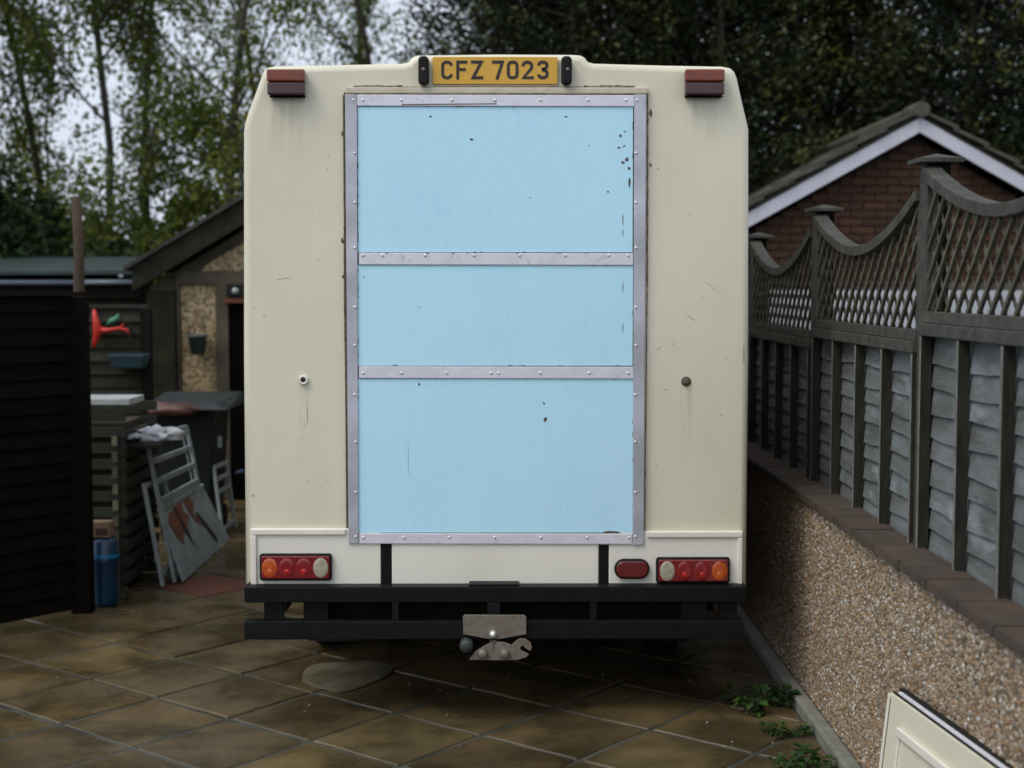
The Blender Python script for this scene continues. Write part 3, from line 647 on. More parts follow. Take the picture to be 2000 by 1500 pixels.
# tail lamps
def tail(px0, px1, py0, py1, order):
    (x0, z1), (x1, z0) = RV(px0, py0), RV(px1, py1)
    lp = MB().prism(rrect(x0, x1, z0, z1, .012), YV-.034, YV-.0165).build('tail_lamp', M['rubber'], van, .004)
    lens = MB().prism(rrect(x0+.009, x1-.009, z0+.010, z1-.008, .008), YV-.046, YV-.0342).build('red_lens', M['redlens'], lp, .004, 3)
    wl = (x1-x0-.018)/4
    for i, k in enumerate(order):
        cx = x0+.009+wl*(i+.5); cz = (z0+z1)/2
        if k == 'w': pr, mm, nm, rx, rz = None, M['clear'], 'clear_lens', .031, .042
        elif k == 'a': pr, mm, nm, rx, rz = None, M['amber'], 'amber_lens', .032, .041
        else: pr, mm, nm, rx, rz = None, M['redcell'], 'red_cell', .031, .041
        pts_ = [(cx+rx*math.cos(2*PI*j/20), cz+rz*math.sin(2*PI*j/20)) for j in range(20)]
        s = MB(); rings = [(1, -.0462), (.92, -.0475), (.7, -.0484), (.35, -.0488)]
        vs = [(cx+rx*f_*math.cos(2*PI*j/20), YV+y_, cz+rz*f_*math.sin(2*PI*j/20)) for f_, y_ in rings for j in range(20)]
        fs = [(q*20+j, q*20+(j+1) % 20, (q+1)*20+(j+1) % 20, (q+1)*20+j) for q in range(3) for j in range(20)]+[[60+j for j in range(20)]]
        s.add(vs, fs, 0, True); s.build(nm, mm, lp)
        if k != 'w': MB().lathe([(.011, -.0485), (.008, -.0497), (.0005, -.0503)], (cx, YV, cz-.014), 'y', 14).build('glint', M['redspot'] if k == 'r' else M['amberspot'], lp)  # small brighter disc paints the glow spot in each coloured lens
tail(509, 650, 1079, 1131, 'arrw'); tail(1280, 1423, 1086, 1136, 'wrra')
(x0, z1), (x1, z0) = RV(1199, 1089), RV(1267, 1128)
fl = MB().prism(rrect(x0, x1, z0, z1, (z1-z0)*.48, 8), YV-.036, YV-.0165).build('fog_lamp', M['rubber'], van, .006, 3)
MB().prism(rrect(x0+.008, x1-.008, z0+.009, z1-.008, (z1-z0)*.36, 8), YV-.046, YV-.0362).build('red_lens', mat('fog red', (.16, .012, .012), (.09, .01, .01), rough=.3, scale=120, coat=.3), fl, .006, 3)
# bumper
bm_ = MB().box(*rbox(477, 1459, 1147, 1176, -.085, .02)).build('bumper_beam', M['black'], van, .004)
MB().box(*rbox(916, 1014, 1141, 1146.5, -.08, .0)).build('beam_plate', M['black'], bm_, .002)
lb = MB().box(*rbox(477, 1452, 1214, 1248, -.085, -.02)).build('lower_beam', M['black'], van, .004)
for (a_, c_) in ((516, 553), (593, 640), (1330, 1380), (1405, 1440)): MB().box(*rbox(a_, c_, 1176.5, 1213.5, -.045, -.02)).build('beam_upright', M['black'], bm_)
for (a_, c_) in ((766, 779), (1152, 1166)): MB().box(*rbox(a_, c_, 1177, 1213.5, -.084, -.05)).build('beam_bracket', M['black'], bm_, .002)
MB().box(*rbox(640, 1330, 1172, 1250, .03, .07)).build('cross_member', M['under'], van)
# tow bar
def rp(L_): return [RV(*p, YV-.11) for p in L_]
tow = MB().prism(rp([(907,1248),(907,1206),(912,1201),(1024,1202),(1028,1207),(1028,1240),(975,1249),(955,1249)][::-1])[::-1] if False else rp([(905,1239),(955,1248.5),(975,1248.5),(1028,1239),(1028,1206),(1024,1201.5),(908,1201),(904,1205)]), YV-.11, YV-.10).build('tow_plate', M['galv'], van, .002)
MB().box(*rbox(952, 977, 1178, 1200, -.10, -.086)).build('tow_neck', M['black'], tow, .002)
MB().box(*rbox(930, 1000, 1205, 1245, -.099, -.0855)).build('tow_mount', M['black'], tow)
x, z = RV(963, 1239, YV-.12); MB().lathe([(.0006, -.135), (.007, -.134), (.013, -.128), (.0155, -.118), (.0155, -.1105)], (x, YV, z), 'y', 16).build('towing_bolt', M['bolt'], tow)
lowp = [(916,1287),(930,1270),(950,1258),(964,1252),(985,1253),(1000,1258),(1006,1252),(1014,1246),(1026,1246),(1036,1253),(1039,1263),(1036,1270),(1026,1264),(1021,1259),(1016,1262),(1017,1268),(1033,1276),(1028,1282),(1012,1287),(980,1288)]
MB().prism(rp(lowp[::-1])[::-1] if False else rp(lowp)[::-1], YV-.125, YV-.114).build('towing_eye', M['galv'], tow, .0015)
for px, py in ((943, 1276), (986, 1277)):
    x, z = RV(px, py, YV-.13); MB().lathe([(.0005, -.155), (.014, -.155), (.019, -.15), (.021, -.126)], (x, YV, z), 'y', 6).build('nut', M['galv'], tow)
x, z = RV(963, 1262, YV-.12); MB().lathe([(.011, -.012), (.013, .012), (.016, .02)], (x, YV-.115, z+.0), 'z', 12).build('tow_pin', M['galv'], tow)
x, z = RV(911, 1261, YV-.12); MB().lathe([(.0005, -.14), (.022, -.14), (.028, -.13), (.028, -.09)], (x, YV, z), 'y', 16).build('tow_socket', mat('socket grey', (.03, .04, .038), rough=.5), tow)

# ================================================================== PANEL LEANING ON THE WALL, LOWER RIGHT
c0 = P(1738, 1349, 4.5); dirn = Vector((.03/.7, -1, .052)).normalized(); down = (Vector((-.10, .02, -1))).normalized(); nrm = dirn.cross(down).normalized()
if nrm.x > 0: nrm = -nrm
pan = thing('locker_door', (c0.x-.05, 3.9, 0), 'cream locker door with black seal and bright metal edge leaning on the pebble-dashed wall', 'door')
Ld, Hd = 1.5, c0.z/abs(down.z)
def slabq(u0, u1, v0, v1, w0, w1):   # u along dirn, v down, w along -nrm (towards wall)
    m_ = MB(); vs = [c0+dirn*u+down*v-nrm*w for w in (w0, w1) for (u, v) in ((u0, v0), (u1, v0), (u1, v1), (u0, v1))]
    return m_.add(vs, [(0,1,2,3),(4,7,6,5),(0,4,5,1),(1,5,6,2),(2,6,7,3),(3,7,4,0)])
slabq(0, Ld, 0.004, Hd-.004, 0, .010).build('door_skin', M['cream'], pan, .003)
slabq(0.002, Ld, 0, Hd, .0105, .017).build('seal', M['rubber'], pan, .001)
slabq(0.03, Ld, -.006, Hd, .0175, .030).build('metal_edge', M['metaledge'], pan, .001)
slabq(-.0, Ld, -.012, Hd, .0305, .050).build('backing', M['rubber'], pan, .002)
slabq(0.0, .018, .006, Hd-.01, -.006, -.0005).build('edge_bead', M['white'], pan, .003, 3)
slabq(.13, Ld, .085, .115, -.012, -.0005).build('raised_bead', M['white'], pan, .005, 3)
slabq(.13, .15, .1155, Hd-.1, -.006, -.0005).build('raised_bead', M['white'], pan, .003, 3)
slabq(.0185, .0215, .02, Hd-.01, -.0015, -.0004).build('groove', M['grime'], pan)

# ================================================================== WEEDS AT THE WALL FOOT
def weed(px, py, n, size, label):
    c = G(px, py); th = thing('weed', (c.x, c.y, 0), label, 'weed', 'weeds at the wall foot')
    Vs, Fs, T = [], [], []
    cl = [c+Vector((random.gauss(0, size*.55), random.gauss(0, size*.4), 0)) for _ in range(7)]
    for q_ in cl: q_.x = min(q_.x, 1.22)
    for i in range(n*2):
        c1 = random.choice(cl); a = random.uniform(0, 2*PI); L_ = size*random.uniform(.12, .42); el_ = random.uniform(-.2, 1.0); h0 = random.uniform(.006, size*.45)
        d = Vector((math.cos(a)*math.cos(el_), math.sin(a)*math.cos(el_), math.sin(el_))); s = Vector((-math.sin(a), math.cos(a), random.uniform(-.4, .4))).normalized(); p = c1+Vector((math.cos(a)*size*.15, math.sin(a)*size*.15, h0))
        k = len(Vs); w = L_*random.uniform(.22, .42)
        q = p+d*L_*.5; e = p+d*L_+Vector((0, 0, -L_*.3))
        for v_ in (p, q, e): v_.z = max(v_.z, .004)
        Vs += [p, q+s*w, e, q-s*w]; Fs.append((k, k+1, k+2, k+3)); T.append(random.random())
    npmesh('leaves', np.array([tuple(v) for v in Vs]), np.array(Fs), M['leaf_weed'], np.array(T), th)
    b = MB()
    for c1 in cl:
        a = random.uniform(0, 2*PI); b.tube([c1, c1+Vector((math.cos(a)*size*.15, math.sin(a)*size*.15, size*.5))], .0018, 4)
    b.build('stem', M['bark'], th)
weed(1500, 1388, 90, .15, 'bright green weed in the shade beside the van and wall')
weed(1545, 1440, 60, .10, 'small dark green weed between the two brighter weeds')
weed(1570, 1500, 80, .13, 'green weed at the wall foot at the bottom of the picture')
weed(1610, 1512, 40, .08, 'tiny weed hard against the concrete footing')
weed(235, 1172, 40, .06, 'yellowish weed at the foot of the slatted compost bin')

# ================================================================== LEFT DARK FENCE
A, B = G(-420, 1312), G(180, 1192); B2 = G(146, 1199)
dl = (B-A).normalized()
zt_f = P(60, 578, 7.7).z
fl_ = thing('board_fence', tuple(G(0, 1227)), 'dark brown fence of horizontal boards on the left', 'fence')
nb = 19; p_ = (zt_f-.02)/nb
for i in range(nb):
    z = .03+i*p_
    b = MB(); a_, b_ = A+Vector((0, 0, z)), B2+Vector((0, 0, z)); up = Vector((0, 0, 1)); nn = Vector((dl.y, -dl.x, 0))
    b.add([a_-nn*0, b_-nn*0, b_+nn*.018, a_+nn*.018, a_+up*p_*1.1-nn*.012, b_+up*p_*1.1-nn*.012, b_+up*p_*1.1-nn*.002, a_+up*p_*1.1-nn*.002], [(0,1,2,3),(4,7,6,5),(0,4,5,1),(1,5,6,2),(2,6,7,3),(3,7,4,0)])
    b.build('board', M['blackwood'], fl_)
b = MB(); b.bar(A+Vector((0, 0, zt_f+.01)), B+Vector((0, 0, zt_f+.01)), .07, .025); b.build('top_rail', M['darkwood'], fl_, .003)
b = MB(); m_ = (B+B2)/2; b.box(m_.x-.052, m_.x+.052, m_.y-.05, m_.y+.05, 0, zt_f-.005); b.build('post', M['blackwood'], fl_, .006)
for px in (-60, ):
    q = G(px, 1240); b = MB(); b.box(q.x-.03, q.x+.03, q.y-.05, q.y-.02, .02, zt_f-.01); b.build('batten', M['blackwood'], fl_, .003)
# pole behind
q = P(155, 560, 8.6)
th = thing('wooden_pole', (q.x, 8.6, 0), 'rough brown wooden pole rising behind the dark fence', 'pole')
b = MB(); b.tube([(q.x, 8.6, 0), (q.x-.012, 8.6, 1.2), (q.x+.004, 8.6, P(155, 470, 8.6).z), (q.x-.012, 8.6, P(152, 384, 8.6).z)], [.036, .034, .032, .028], 9); b.build('pole', M['polewood'], th)

# ================================================================== COMPOST BIN
CX, CY = P(236, 1000, 8.2).x, 8.2
comp = thing('compost_bin', (CX-.4, CY+.4, 0), 'slatted wooden compost bin of interlocking boards behind the dark fence', 'compost bin')
ztop = P(200, 795, 8.2).z
nl = 12; pz = ztop/nl
for i in range(nl):
    z = i*pz
    zz_ = z+.012; h_ = pz*.62
    MB().box(CX-.85, CX+.035, CY-.012, CY+.012, zz_, zz_+h_).build('slat', M['slat'], comp, .002)
    MB().box(CX-.85, CX+.035, CY+.74, CY+.764, zz_, zz_+h_).build('slat', M['slat'], comp, .002)
    if z < P(262, 880, 8.2).z:
        MB().box(CX-.03, CX-.006, CY-.04, CY+.80, zz_+pz*.5, zz_+pz*.5+h_).build('slat', M['slat'], comp, .002)
        MB().box(CX-.034, CX-.002, CY-.047, CY-.0405, zz_+pz*.5, zz_+pz*.5+h_).build('slat_end', M['slatend'], comp)
MB().box(CX-.8, CX-.05, CY+.04, CY+.72, .02, ztop-.12).build('compost', M['soil'], comp)
th = thing('stone_slab', (CX-.3, CY+.3, ztop), 'pale grey slab lying on top of the compost bin', 'slab')
MB().box(CX-.75, CX+.07, CY-.03, CY+.3, ztop+.012, ztop+.05).build('slab', M['whiteslab'], th, .006)
# blue container and carton
q = P(205, 1100, 8.03)
th = thing('plastic_container', (q.x, 8.03, 0), 'blue plastic container standing by the compost bin', 'container')
zb_ = P(205, 1050, 8.03).z
MB().lathe([(.0005, 0), (.066, 0), (.07, .02), (.074, zb_*.62), (.078, zb_*.66), (.078, zb_*.70), (.074, zb_*.72), (.076, zb_*.95), (.05, zb_), (.0005, zb_)], (q.x, 8.03, .004), 'z', 20).build('tub', M['bluepl'], th)
MB().lathe([(.080, 0), (.082, .012), (.080, .02)], (q.x, 8.03, zb_*.72), 'z', 20).build('rim', mat('bright blue rim', (.01, .16, .33), rough=.3), th)
th = thing('carton', (q.x, 8.03, zb_), 'tan carton resting on the blue container', 'carton')
MB().box(q.x-.07, q.x+.045, 7.98, 8.08, zb_+.008, zb_+.095).build('box', M['card'], th, .004)
MB().box(q.x-.035, q.x+.035, 7.977, 7.9795, zb_+.02, zb_+.06).build('print', M['maroon'], th)

# ================================================================== METAL FRAMES AND PANEL
def frame(Y0, Y1, zt0, zt1, xb, xt, rungs, label, mid=None):
    th = thing('metal_frame', (xb, (Y0+Y1)/2, 0), label, 'frame', 'old metal frames leaning beside the compost bin')
    def pt(t, s): Y = Y0+(Y1-Y0)*t; H = zt0+(zt1-zt0)*t; return Vector((xb+(xt-xb)*s, Y, H*s+.012))
    for t in (0, 1): MB().bar(pt(t, 0), pt(t, 1), .022, .034, up=(0, 1, 0)).build('side_rail', M['greypaint'], th, .003)
    for s, w in rungs: MB().bar(pt(0, s)+Vector((0, .018, 0)), pt(1, s)-Vector((0, .018, 0)), .018, w).build('rung', M['greypaint'], th, .003)
    if mid: MB().bar(pt(mid, .28), pt(mid, .99), .008, .012, up=(0, 1, 0)).build('rod', M['greypaint'], th)
    return th
frame(8.62, 9.72, .88, .84, -1.985, -2.145, [(.985, .05), (.83, .034), (.69, .034), (.55, .05), (.1, .03)], 'pale grey metal frame with rungs leaning against the compost bin', .86)
frame(10.15, 10.62, .52, .50, -1.99, -2.05, [(.97, .03), (.8, .03), (.62, .03), (.1, .03)], 'smaller pale grey frame standing beside the wheelie bin', None)
frame(8.50, 9.0, .62, .6, -2.03, -2.135, [(.97, .03), (.1, .03)], 'narrow grey frame tucked behind the larger leaning frame', None)
# torn panel
th = thing('weathered_panel', (-1.96, 9.3, 0), 'pale grey painted panel with red-brown peeled patches and splits', 'panel')
tl, tr_, br_, bl = P(296, 1012, 8.62), P(383, 962, 9.86), P(441, 1053, 10.0), P(341, 1146, 8.62)
br_ = Vector((-1.945, 10.1, .01)); bl = Vector((-1.945, 8.62, .01)); tl = Vector((-2.085, 8.62, .45)); tr_ = Vector((-2.085, 9.86, .42))
def pq(u, v): return tl*(1-u)*(1-v)+tr_*u*(1-v)+br_*u*v+bl*(1-u)*v
pn = (tr_-tl).cross(bl-tl).normalized()
if pn.x < 0: pn = -pn
def plate_uv(uv, w0, w1):
    m_ = MB(); n = len(uv); vs = [pq(u, v)+pn*w0 for u, v in uv]+[pq(u, v)+pn*w1 for u, v in uv]
    return m_.add(vs, [list(range(n)), list(range(2*n-1, n-1, -1))]+[(i, i+n, (i+1) % n+n, (i+1) % n) for i in range(n)])
plate_uv([(0, 0), (1, 0), (1, 1), (0, 1)], .002, .016).build('sheet', M['greypaint'], th, .002)
plate_uv([(.12, .12), (.3, .06), (.42, .05), (.40, .18), (.46, .3), (.36, .4), (.34, .62), (.28, .42), (.22, .5), (.2, .6), (.1, .38), (.06, .2)], .0165, .019).build('peeled_patch', M['peel'], th)
plate_uv([(.46, .04), (.62, .0), (.66, .14), (.56, .3), (.7, .62), (.56, .42), (.5, .28)], .0165, .019).build('peeled_patch', M['peel'], th)
plate_uv([(.24, .06), (.27, .06), (.33, .5), (.38, .82), (.33, .6), (.27, .35)], .0195, .021).build('split', M['crack'], th)
plate_uv([(.60, .3), (.64, .32), (.78, .82), (.74, .9), (.66, .55)], .0195, .021).build('split', M['crack'], th)
MB().bar(tl+pn*.012, tr_+pn*.012, .03, .03).build('top_rail', M['greypaint'], th, .003)

# ================================================================== WHEELIE BIN, BAG
bx0, bx1 = P(292, 800, 10.1).x, P(418, 800, 10.1).x; bz = P(350, 800, 10.1).z
th = thing('wheelie_bin', ((bx0+bx1)/2, 10.35, 0), 'dark wheelie bin standing in front of the garage', 'bin')
b = MB(); k = .05; b.add([(bx0+k, 10.15, .03), (bx1-k, 10.15, .03), (bx1-k, 10.6, .03), (bx0+k, 10.6, .03), (bx0, 10.08, bz), (bx1, 10.08, bz), (bx1, 10.68, bz), (bx0, 10.68, bz)], [(0,3,2,1),(4,5,6,7),(0,1,5,4),(1,2,6,5),(2,3,7,6),(3,0,4,7)]); b.build('bin_body', M['bin'], th, .02, 3)
lx0, lx1 = P(268, 790, 10.0).x, P(446, 790, 10.0).x
b = MB(); b.add([(lx0, 9.98, bz+.004), (lx1, 9.98, bz+.004), (lx1, 10.72, bz+.004), (lx0, 10.72, bz+.004), (lx0+.06, 10.02, bz+.04), (lx1-.1, 10.02, bz+.045), (lx1-.03, 10.72, bz+.085), (lx0+.03, 10.72, bz+.085)], [(0,3,2,1),(4,5,6,7),(0,1,5,4),(1,2,6,5),(2,3,7,6),(3,0,4,7)]); b.build('bin_lid', M['lid'], th, .012, 3)
for wx in (bx0+.05, bx1-.05): MB().lathe([(.0005, -.02), (.09, -.02), (.095, 0), (.09, .02), (.0005, .02)], (wx, 10.62, .1), 'x', 16).build('wheel', M['rubber'], th)
MB().box(bx1+.002, bx1+.03, 10.2, 10.22, bz-.28, bz-.2).build('latch', M['whiteslab'], th)
mx0, mx1 = P(280, 800, 9.95).x, P(385, 800, 9.95).x
def lump(name, c, r, m_, parent, amp=.25, seed=0, sub=3):
    bm = bmesh.new(); bmesh.ops.create_icosphere(bm, subdivisions=sub, radius=1); rs = random.Random(seed); ph = [rs.uniform(0, 6) for _ in range(6)]
    for v in bm.verts:
        p = v.co; k = 1+amp*(math.sin(p.x*4+ph[0])*math.sin(p.y*5+ph[1])+.6*math.sin(p.z*8+ph[2])*math.sin(p.x*9+ph[3])+.4*math.sin(p.y*13+ph[4]+p.z*7))
        v.co = Vector((p.x*r[0]*k, p.y*r[1]*k, max(-r[2]*.6, p.z*r[2]*k)))
    for v in bm.verts: v.co += Vector(c)-ORG.get(parent, Vector((0, 0, 0)))
    me = bpy.data.meshes.new(name); bm.to_mesh(me); bm.free(); me.materials.append(m_); me.polygons.foreach_set('use_smooth', [True]*len(me.polygons))
    return link(bpy.data.objects.new(name, me), parent)
th = thing('plastic_sack', ((mx0+mx1)/2, 9.9, bz-.05), 'maroon plastic sack draped over the front of the bin lid', 'sack')
lump('sack', ((mx0+mx1)/2, 10.0, bz+.005), ((mx1-mx0)/2, .09, .055), M['maroon'], th, .16, 9)
q0, q1 = P(258, 870, 8.45), P(345, 850, 8.45)
th = thing('carrier_bag', ((q0.x+q1.x)/2, 8.5, q0.z), 'crumpled white plastic bag on top of the compost bin corner', 'bag')
lump('bag', ((q0.x+q1.x)/2-.01, 8.55, P(300, 852, 8.5).z), (.125, .15, .05), M['bag'], th, .35, 3)
lump('bag_corner', (q0.x+.02, 8.42, P(262, 852, 8.45).z), (.035, .05, .018), M['bag'], th, .4, 5)
# flat board that carries the bag
th = thing('timber_board', (CX-.1, 8.5, q0.z-.03), 'rough brown board across the compost bin under the white bag', 'board')
MB().box(CX-.22, CX+.19, 8.36, 8.74, q0.z-.005, q0.z+.018).build('plank', M['slat'], th, .004)

# ================================================================== LEFT GARAGE
GY = 12.0
gl = P(292, 600, GY).x; gr_ = -.15; gm = (gl+gr_)/2
e_l = P(288, 560, GY).z; apex = e_l+(gm-gl)*.60
gar = thing('concrete_garage', (gm, GY+2.5, 0), 'pebble-panelled concrete garage with dark pitched roof behind the van on the left', 'garage')
b = MB(); b.prism([(gl, -.05), (gr_, -.05), (gr_, e_l), (gm, apex), (gl, e_l)], GY+.04, GY+5); b.build('wall', M['conc'], gar)
px_ = lambda a_: P(a_, 600, GY).x
# frame members proud of the infill
MB().box(gl-.01, px_(344), GY-.05, GY+.038, 0, e_l-.03).build('corner_post', M['olive'], gar, .006)
MB().box(px_(344.8), px_(352), GY-.012, GY+.038, 0, e_l+.12).build('pilaster', M['conc'], gar, .004)
MB().box(px_(421), px_(446), GY-.012, GY+.038, 0, e_l+.06).build('pilaster', M['conc'], gar, .004)
zc1, zc0 = P(0, 530, GY).z, P(0, 556, GY).z
MB().box(px_(352.5), px_(560), GY-.014, GY+.037, zc0, zc1).build('beam', M['conc'], gar, .004)
pbm = pebble_mat('garage pebble panel', [(.30, .22, .11), (.20, .14, .07), (.38, .30, .18), (.14, .11, .06), (.26, .19, .1), (.33, .25, .13)], 38, .8)
MB().box(px_(353), px_(420.5), GY+.012, GY+.036, .02, zc0-.003).build('pebble_panel', pbm, gar)
MB().prism([(px_(395), zc1+.004), (px_(620), zc1+.004), (px_(620), zc1+.6), (gm, apex-.12), (px_(405), zc1+.06)], GY+.012, GY+.036).build('pebble_panel', pbm, gar)
MB().box(px_(447), px_(640), GY+.010, GY+.036, .02, P(0, 592, GY).z).build('dark_doorway', M['doorshade'], gar)  # near-black panel on the solid wall paints the unlit opening
MB().box(px_(440), px_(640), GY-.06, GY-.016, P(0, 592, GY).z, P(0, 582, GY).z).build('lintel', M['terracotta'], gar, .004)
# roof
def sloped(x0, z0, x1, z1, th_, y0, y1): return MB().prism([(x0, z0), (x1, z1), (x1, z1+th_), (x0, z0+th_)], y0, y1)
ex = gl-.10; ez = e_l-.06+.02
sloped(ex, ez, gm, ez+(gm-ex)*.60, .20, GY-.16, GY-.12).build('bargeboard', M['olive'], gar, .004)
MB().prism([(gm+.001, ez+(gm-ex)*.6), (gr_+.1, ez), (gr_+.1, ez+.2), (gm+.001, ez+(gm-ex)*.6+.2)], GY-.16, GY-.12).build('bargeboard', M['olive'], gar, .004)
for k_ in range(14):
    yy = GY-.2+k_*.39; t = .021
    for sgn in (0, 1):
        a1 = (ex-.06, ez+.205-.036) if sgn == 0 else (gm+.001, ez+(gm-ex)*.6+.205)
        a2 = (gm, ez+(gm-ex)*.6+.205) if sgn == 0 else (gr_+.16, ez+.205-.036)
        sloped(a1[0], a1[1]+(k_ % 2)*.004, a2[0], a2[1]+(k_ % 2)*.004, .035, yy, yy+.385).build('roof_sheet', M['roofdark'], gar)
lm = thing('security_lamp', tuple(P(458, 568, GY-.06)), 'black bulkhead lamp above the garage doorway', 'lamp')
(q) = P(458, 568, GY); MB().box(q.x-.055, q.x+.1, GY-.075, GY-.016, q.z-.05, q.z+.05).build('lamp_body', M['rubber'], lm, .01)
MB().lathe([(.0005, -.03), (.02, -.024), (.028, 0)], (q.x+.02, GY-.076, q.z), 'y', 14).build('lens', M['whiteslab'], lm)
# wall planter
q = P(386, 672, GY-.1)
wp = thing('hanging_pot', tuple(q), 'small grey-green pot hanging on the pebble panel', 'pot')
MB().lathe([(.0005, -.085), (.055, -.085), (.078, .055), (.086, .057), (.088, .078), (.075, .078), (.07, .06), (.0005, .055)], (q.x, GY-.1, q.z), 'z', 20).build('pot', M['pot'], wp)
b = MB(); 
for sx in (-.08, .08): b.tube([(q.x+sx, GY-.1, q.z+.07), (q.x, GY+.0, q.z+.26)], .003, 5)
b.build('cord', M['rubber'], wp)
th = thing('blue_hose', tuple(P(468, 925, 10.8)), 'small piece of blue hose just left of the van', 'hose')
q = P(468, 925, 11.2); MB().tube([(q.x-.03, 11.2, q.z), (q.x+.02, 11.2, q.z+.02), (q.x+.08, 11.2, q.z-.01), (q.x+.1, 11.3, .02)], .016, 8).build('hose', M['bluepl'], th)

# ================================================================== BACK FENCE, ORNAMENTS, SHED
BY = 11.0; fx0, fx1 = P(-60, 600, BY).x, P(290, 600, BY).x; bzt = P(0, 600, BY).z
bf = thing('lap_fence', ((fx0+fx1)/2, BY, 0), 'weathered lap board fence between the dark fence and the garage', 'fence')
nb = 16; ph = (bzt-.03)/nb
for i in range(nb):
    z = .02+i*ph
    MB().add([(fx0, BY-.02, z), (fx1-.06, BY-.02, z), (fx1-.06, BY+.005, z), (fx0, BY+.005, z), (fx0, BY+.003, z+ph*1.1), (fx1-.06, BY+.003, z+ph*1.1), (fx1-.06, BY+.014, z+ph*1.1), (fx0, BY+.014, z+ph*1.1)], [(0,3,2,1),(4,5,6,7),(0,1,5,4),(1,2,6,5),(2,3,7,6),(3,0,4,7)]).build('board', M['olive'] if i % 3 else M['slat'], bf)
MB().box(fx0, fx1, BY-.04, BY+.02, bzt-.01, bzt+.02).build('top_rail', M['slat'], bf, .003)
MB().box(fx1-.058, fx1+.02, BY-.04, BY+.04, 0, bzt-.012).build('post', M['darkwood'], bf, .004)
# red ornament
def pp(a_, c_, Y=BY-.09): return P(a_, c_, Y)
th = thing('garden_ornament', tuple(pp(190, 645)), 'bright red ornament with a long arm on the lap fence', 'ornament')
b = MB(); b.tube([pp(183, 604), pp(187, 625), pp(192, 645), pp(187, 662), pp(183, 680)], [.012, .026, .04, .026, .012], 8)
b.tube([pp(190, 645), pp(212, 645), pp(232, 641), pp(248, 645), pp(252, 653)], [.03, .018, .014, .016, .007], 8); b.tube([pp(230, 642), pp(240, 634), pp(243, 632)], [.008, .006, .004], 6)
b.build('body', M['red'], th)
b = MB(); b.tube([pp(188, 645), P(188, 645, BY-.01)], .006, 6); b.build('bracket', M['rubber'], th)
th = thing('bird_ornament', tuple(pp(222, 625)), 'small green bird ornament above the red ornament', 'ornament')
b = MB(); b.tube([pp(208, 634), pp(214, 629), pp(222, 625), pp(229, 620), pp(231, 613)], [.004, .016, .024, .016, .007], 8); b.build('body', M['green'], th)
b = MB(); b.tube([pp(222, 627), pp(222, 642)], .003, 5); b.tube([pp(229, 621), P(229, 621, BY-.01)], .004, 5); b.build('wire', M['rubber'], th)
q = P(252, 706, BY-.16); th = thing('hanging_basket', tuple(q), 'dark teal trough hanging on the lap fence', 'planter')
b = MB(); b.add([(q.x-.11, BY-.22, q.z-.05), (q.x+.11, BY-.22, q.z-.05), (q.x+.11, BY-.05, q.z-.05), (q.x-.11, BY-.05, q.z-.05), (q.x-.14, BY-.25, q.z+.055), (q.x+.14, BY-.25, q.z+.055), (q.x+.14, BY-.045, q.z+.055), (q.x-.14, BY-.045, q.z+.055)], [(0,3,2,1),(4,5,6,7),(0,1,5,4),(1,2,6,5),(2,3,7,6),(3,0,4,7)]); b.build('trough', M['tealpot'], th, .01)
b = MB(); b.tube([(q.x, BY-.15, q.z+.05), (q.x, BY-.12, q.z+.2), (q.x, BY-.02, q.z+.22)], .005, 6); b.build('hook', M['rubber'], th)
# shed roof on the far left
SY = 13.2
sh = thing('garden_shed', (P(100, 600, SY).x, SY+1.2, 0), 'low shed with green roof edge and grey gutter behind the dark fence', 'shed')
sx0, sx1 = P(-500, 540, SY).x, P(283, 540, SY).x
MB().box(sx0, sx1-.12, SY+.12, SY+3, -.05, P(0, 556, SY).z).build('wall', M['olive'], sh)
MB().add([(sx0, SY-.05, P(0, 540, SY).z), (sx1, SY-.05, P(0, 536, SY).z), (sx1, SY+3, P(0, 500, SY).z), (sx0, SY+3, P(0, 500, SY).z), (sx0, SY-.05, P(0, 533, SY).z), (sx1, SY-.05, P(0, 527, SY).z), (sx1, SY+3, P(0, 488, SY).z), (sx0, SY+3, P(0, 488, SY).z)], [(0,3,2,1),(4,5,6,7),(0,1,5,4),(1,2,6,5),(2,3,7,6),(3,0,4,7)]).build('roof', M['teal'], sh, .004)
g_z = P(0, 552, SY).z
b = MB(); b.tube([(sx0, SY-.02, g_z), (P(150, 552, SY).x-.02, SY-.02, g_z)], .024, 10); b.build('gutter', M['gutter'], sh)
b = MB(); b.tube([(P(150, 552, SY).x, SY-.02, g_z+.003), (sx1-.05, SY-.02, g_z+.003)], .024, 10); b.build('gutter', M['gutter'], sh)
MB().box(sx0, sx1-.05, SY+.03, SY+.11, g_z-.14, g_z+.04).build('fascia', M['darkwood'], sh)

# ================================================================== RIGHT BRICK GARAGE
RY = 13.5
ax_, az_ = P(1787, 262, RY).x, P(1787, 262, RY).z      # inner apex of brickwork
sl_ = .555; hw = 2.65; ez_ = az_-hw*sl_
gb = thing('brick_garage', (ax_, RY+3, -.05), 'red brick garage with white verge boards behind the trellis fence', 'garage')
MB().prism([(ax_-hw+.15, -.05), (ax_+hw-.15, -.05), (ax_+hw-.15, ez_), (ax_, az_-.02), (ax_-hw+.15, ez_)], RY+.02, RY+5.5).build('wall', M['brickmortar'], gb)
bm = bmesh.new(); bmesh.ops.create_cube(bm, size=1)
for v in bm.verts: v.co = Vector((v.co.x*.213, v.co.y*.03, v.co.z*.063))
bme = bpy.data.meshes.new('brick'); bm.to_mesh(bme); bm.free(); bme.materials.append(M['brick'])
zdoor = P(0, 566, RY).z; nbk = 0
row = 0; z = zdoor+.11
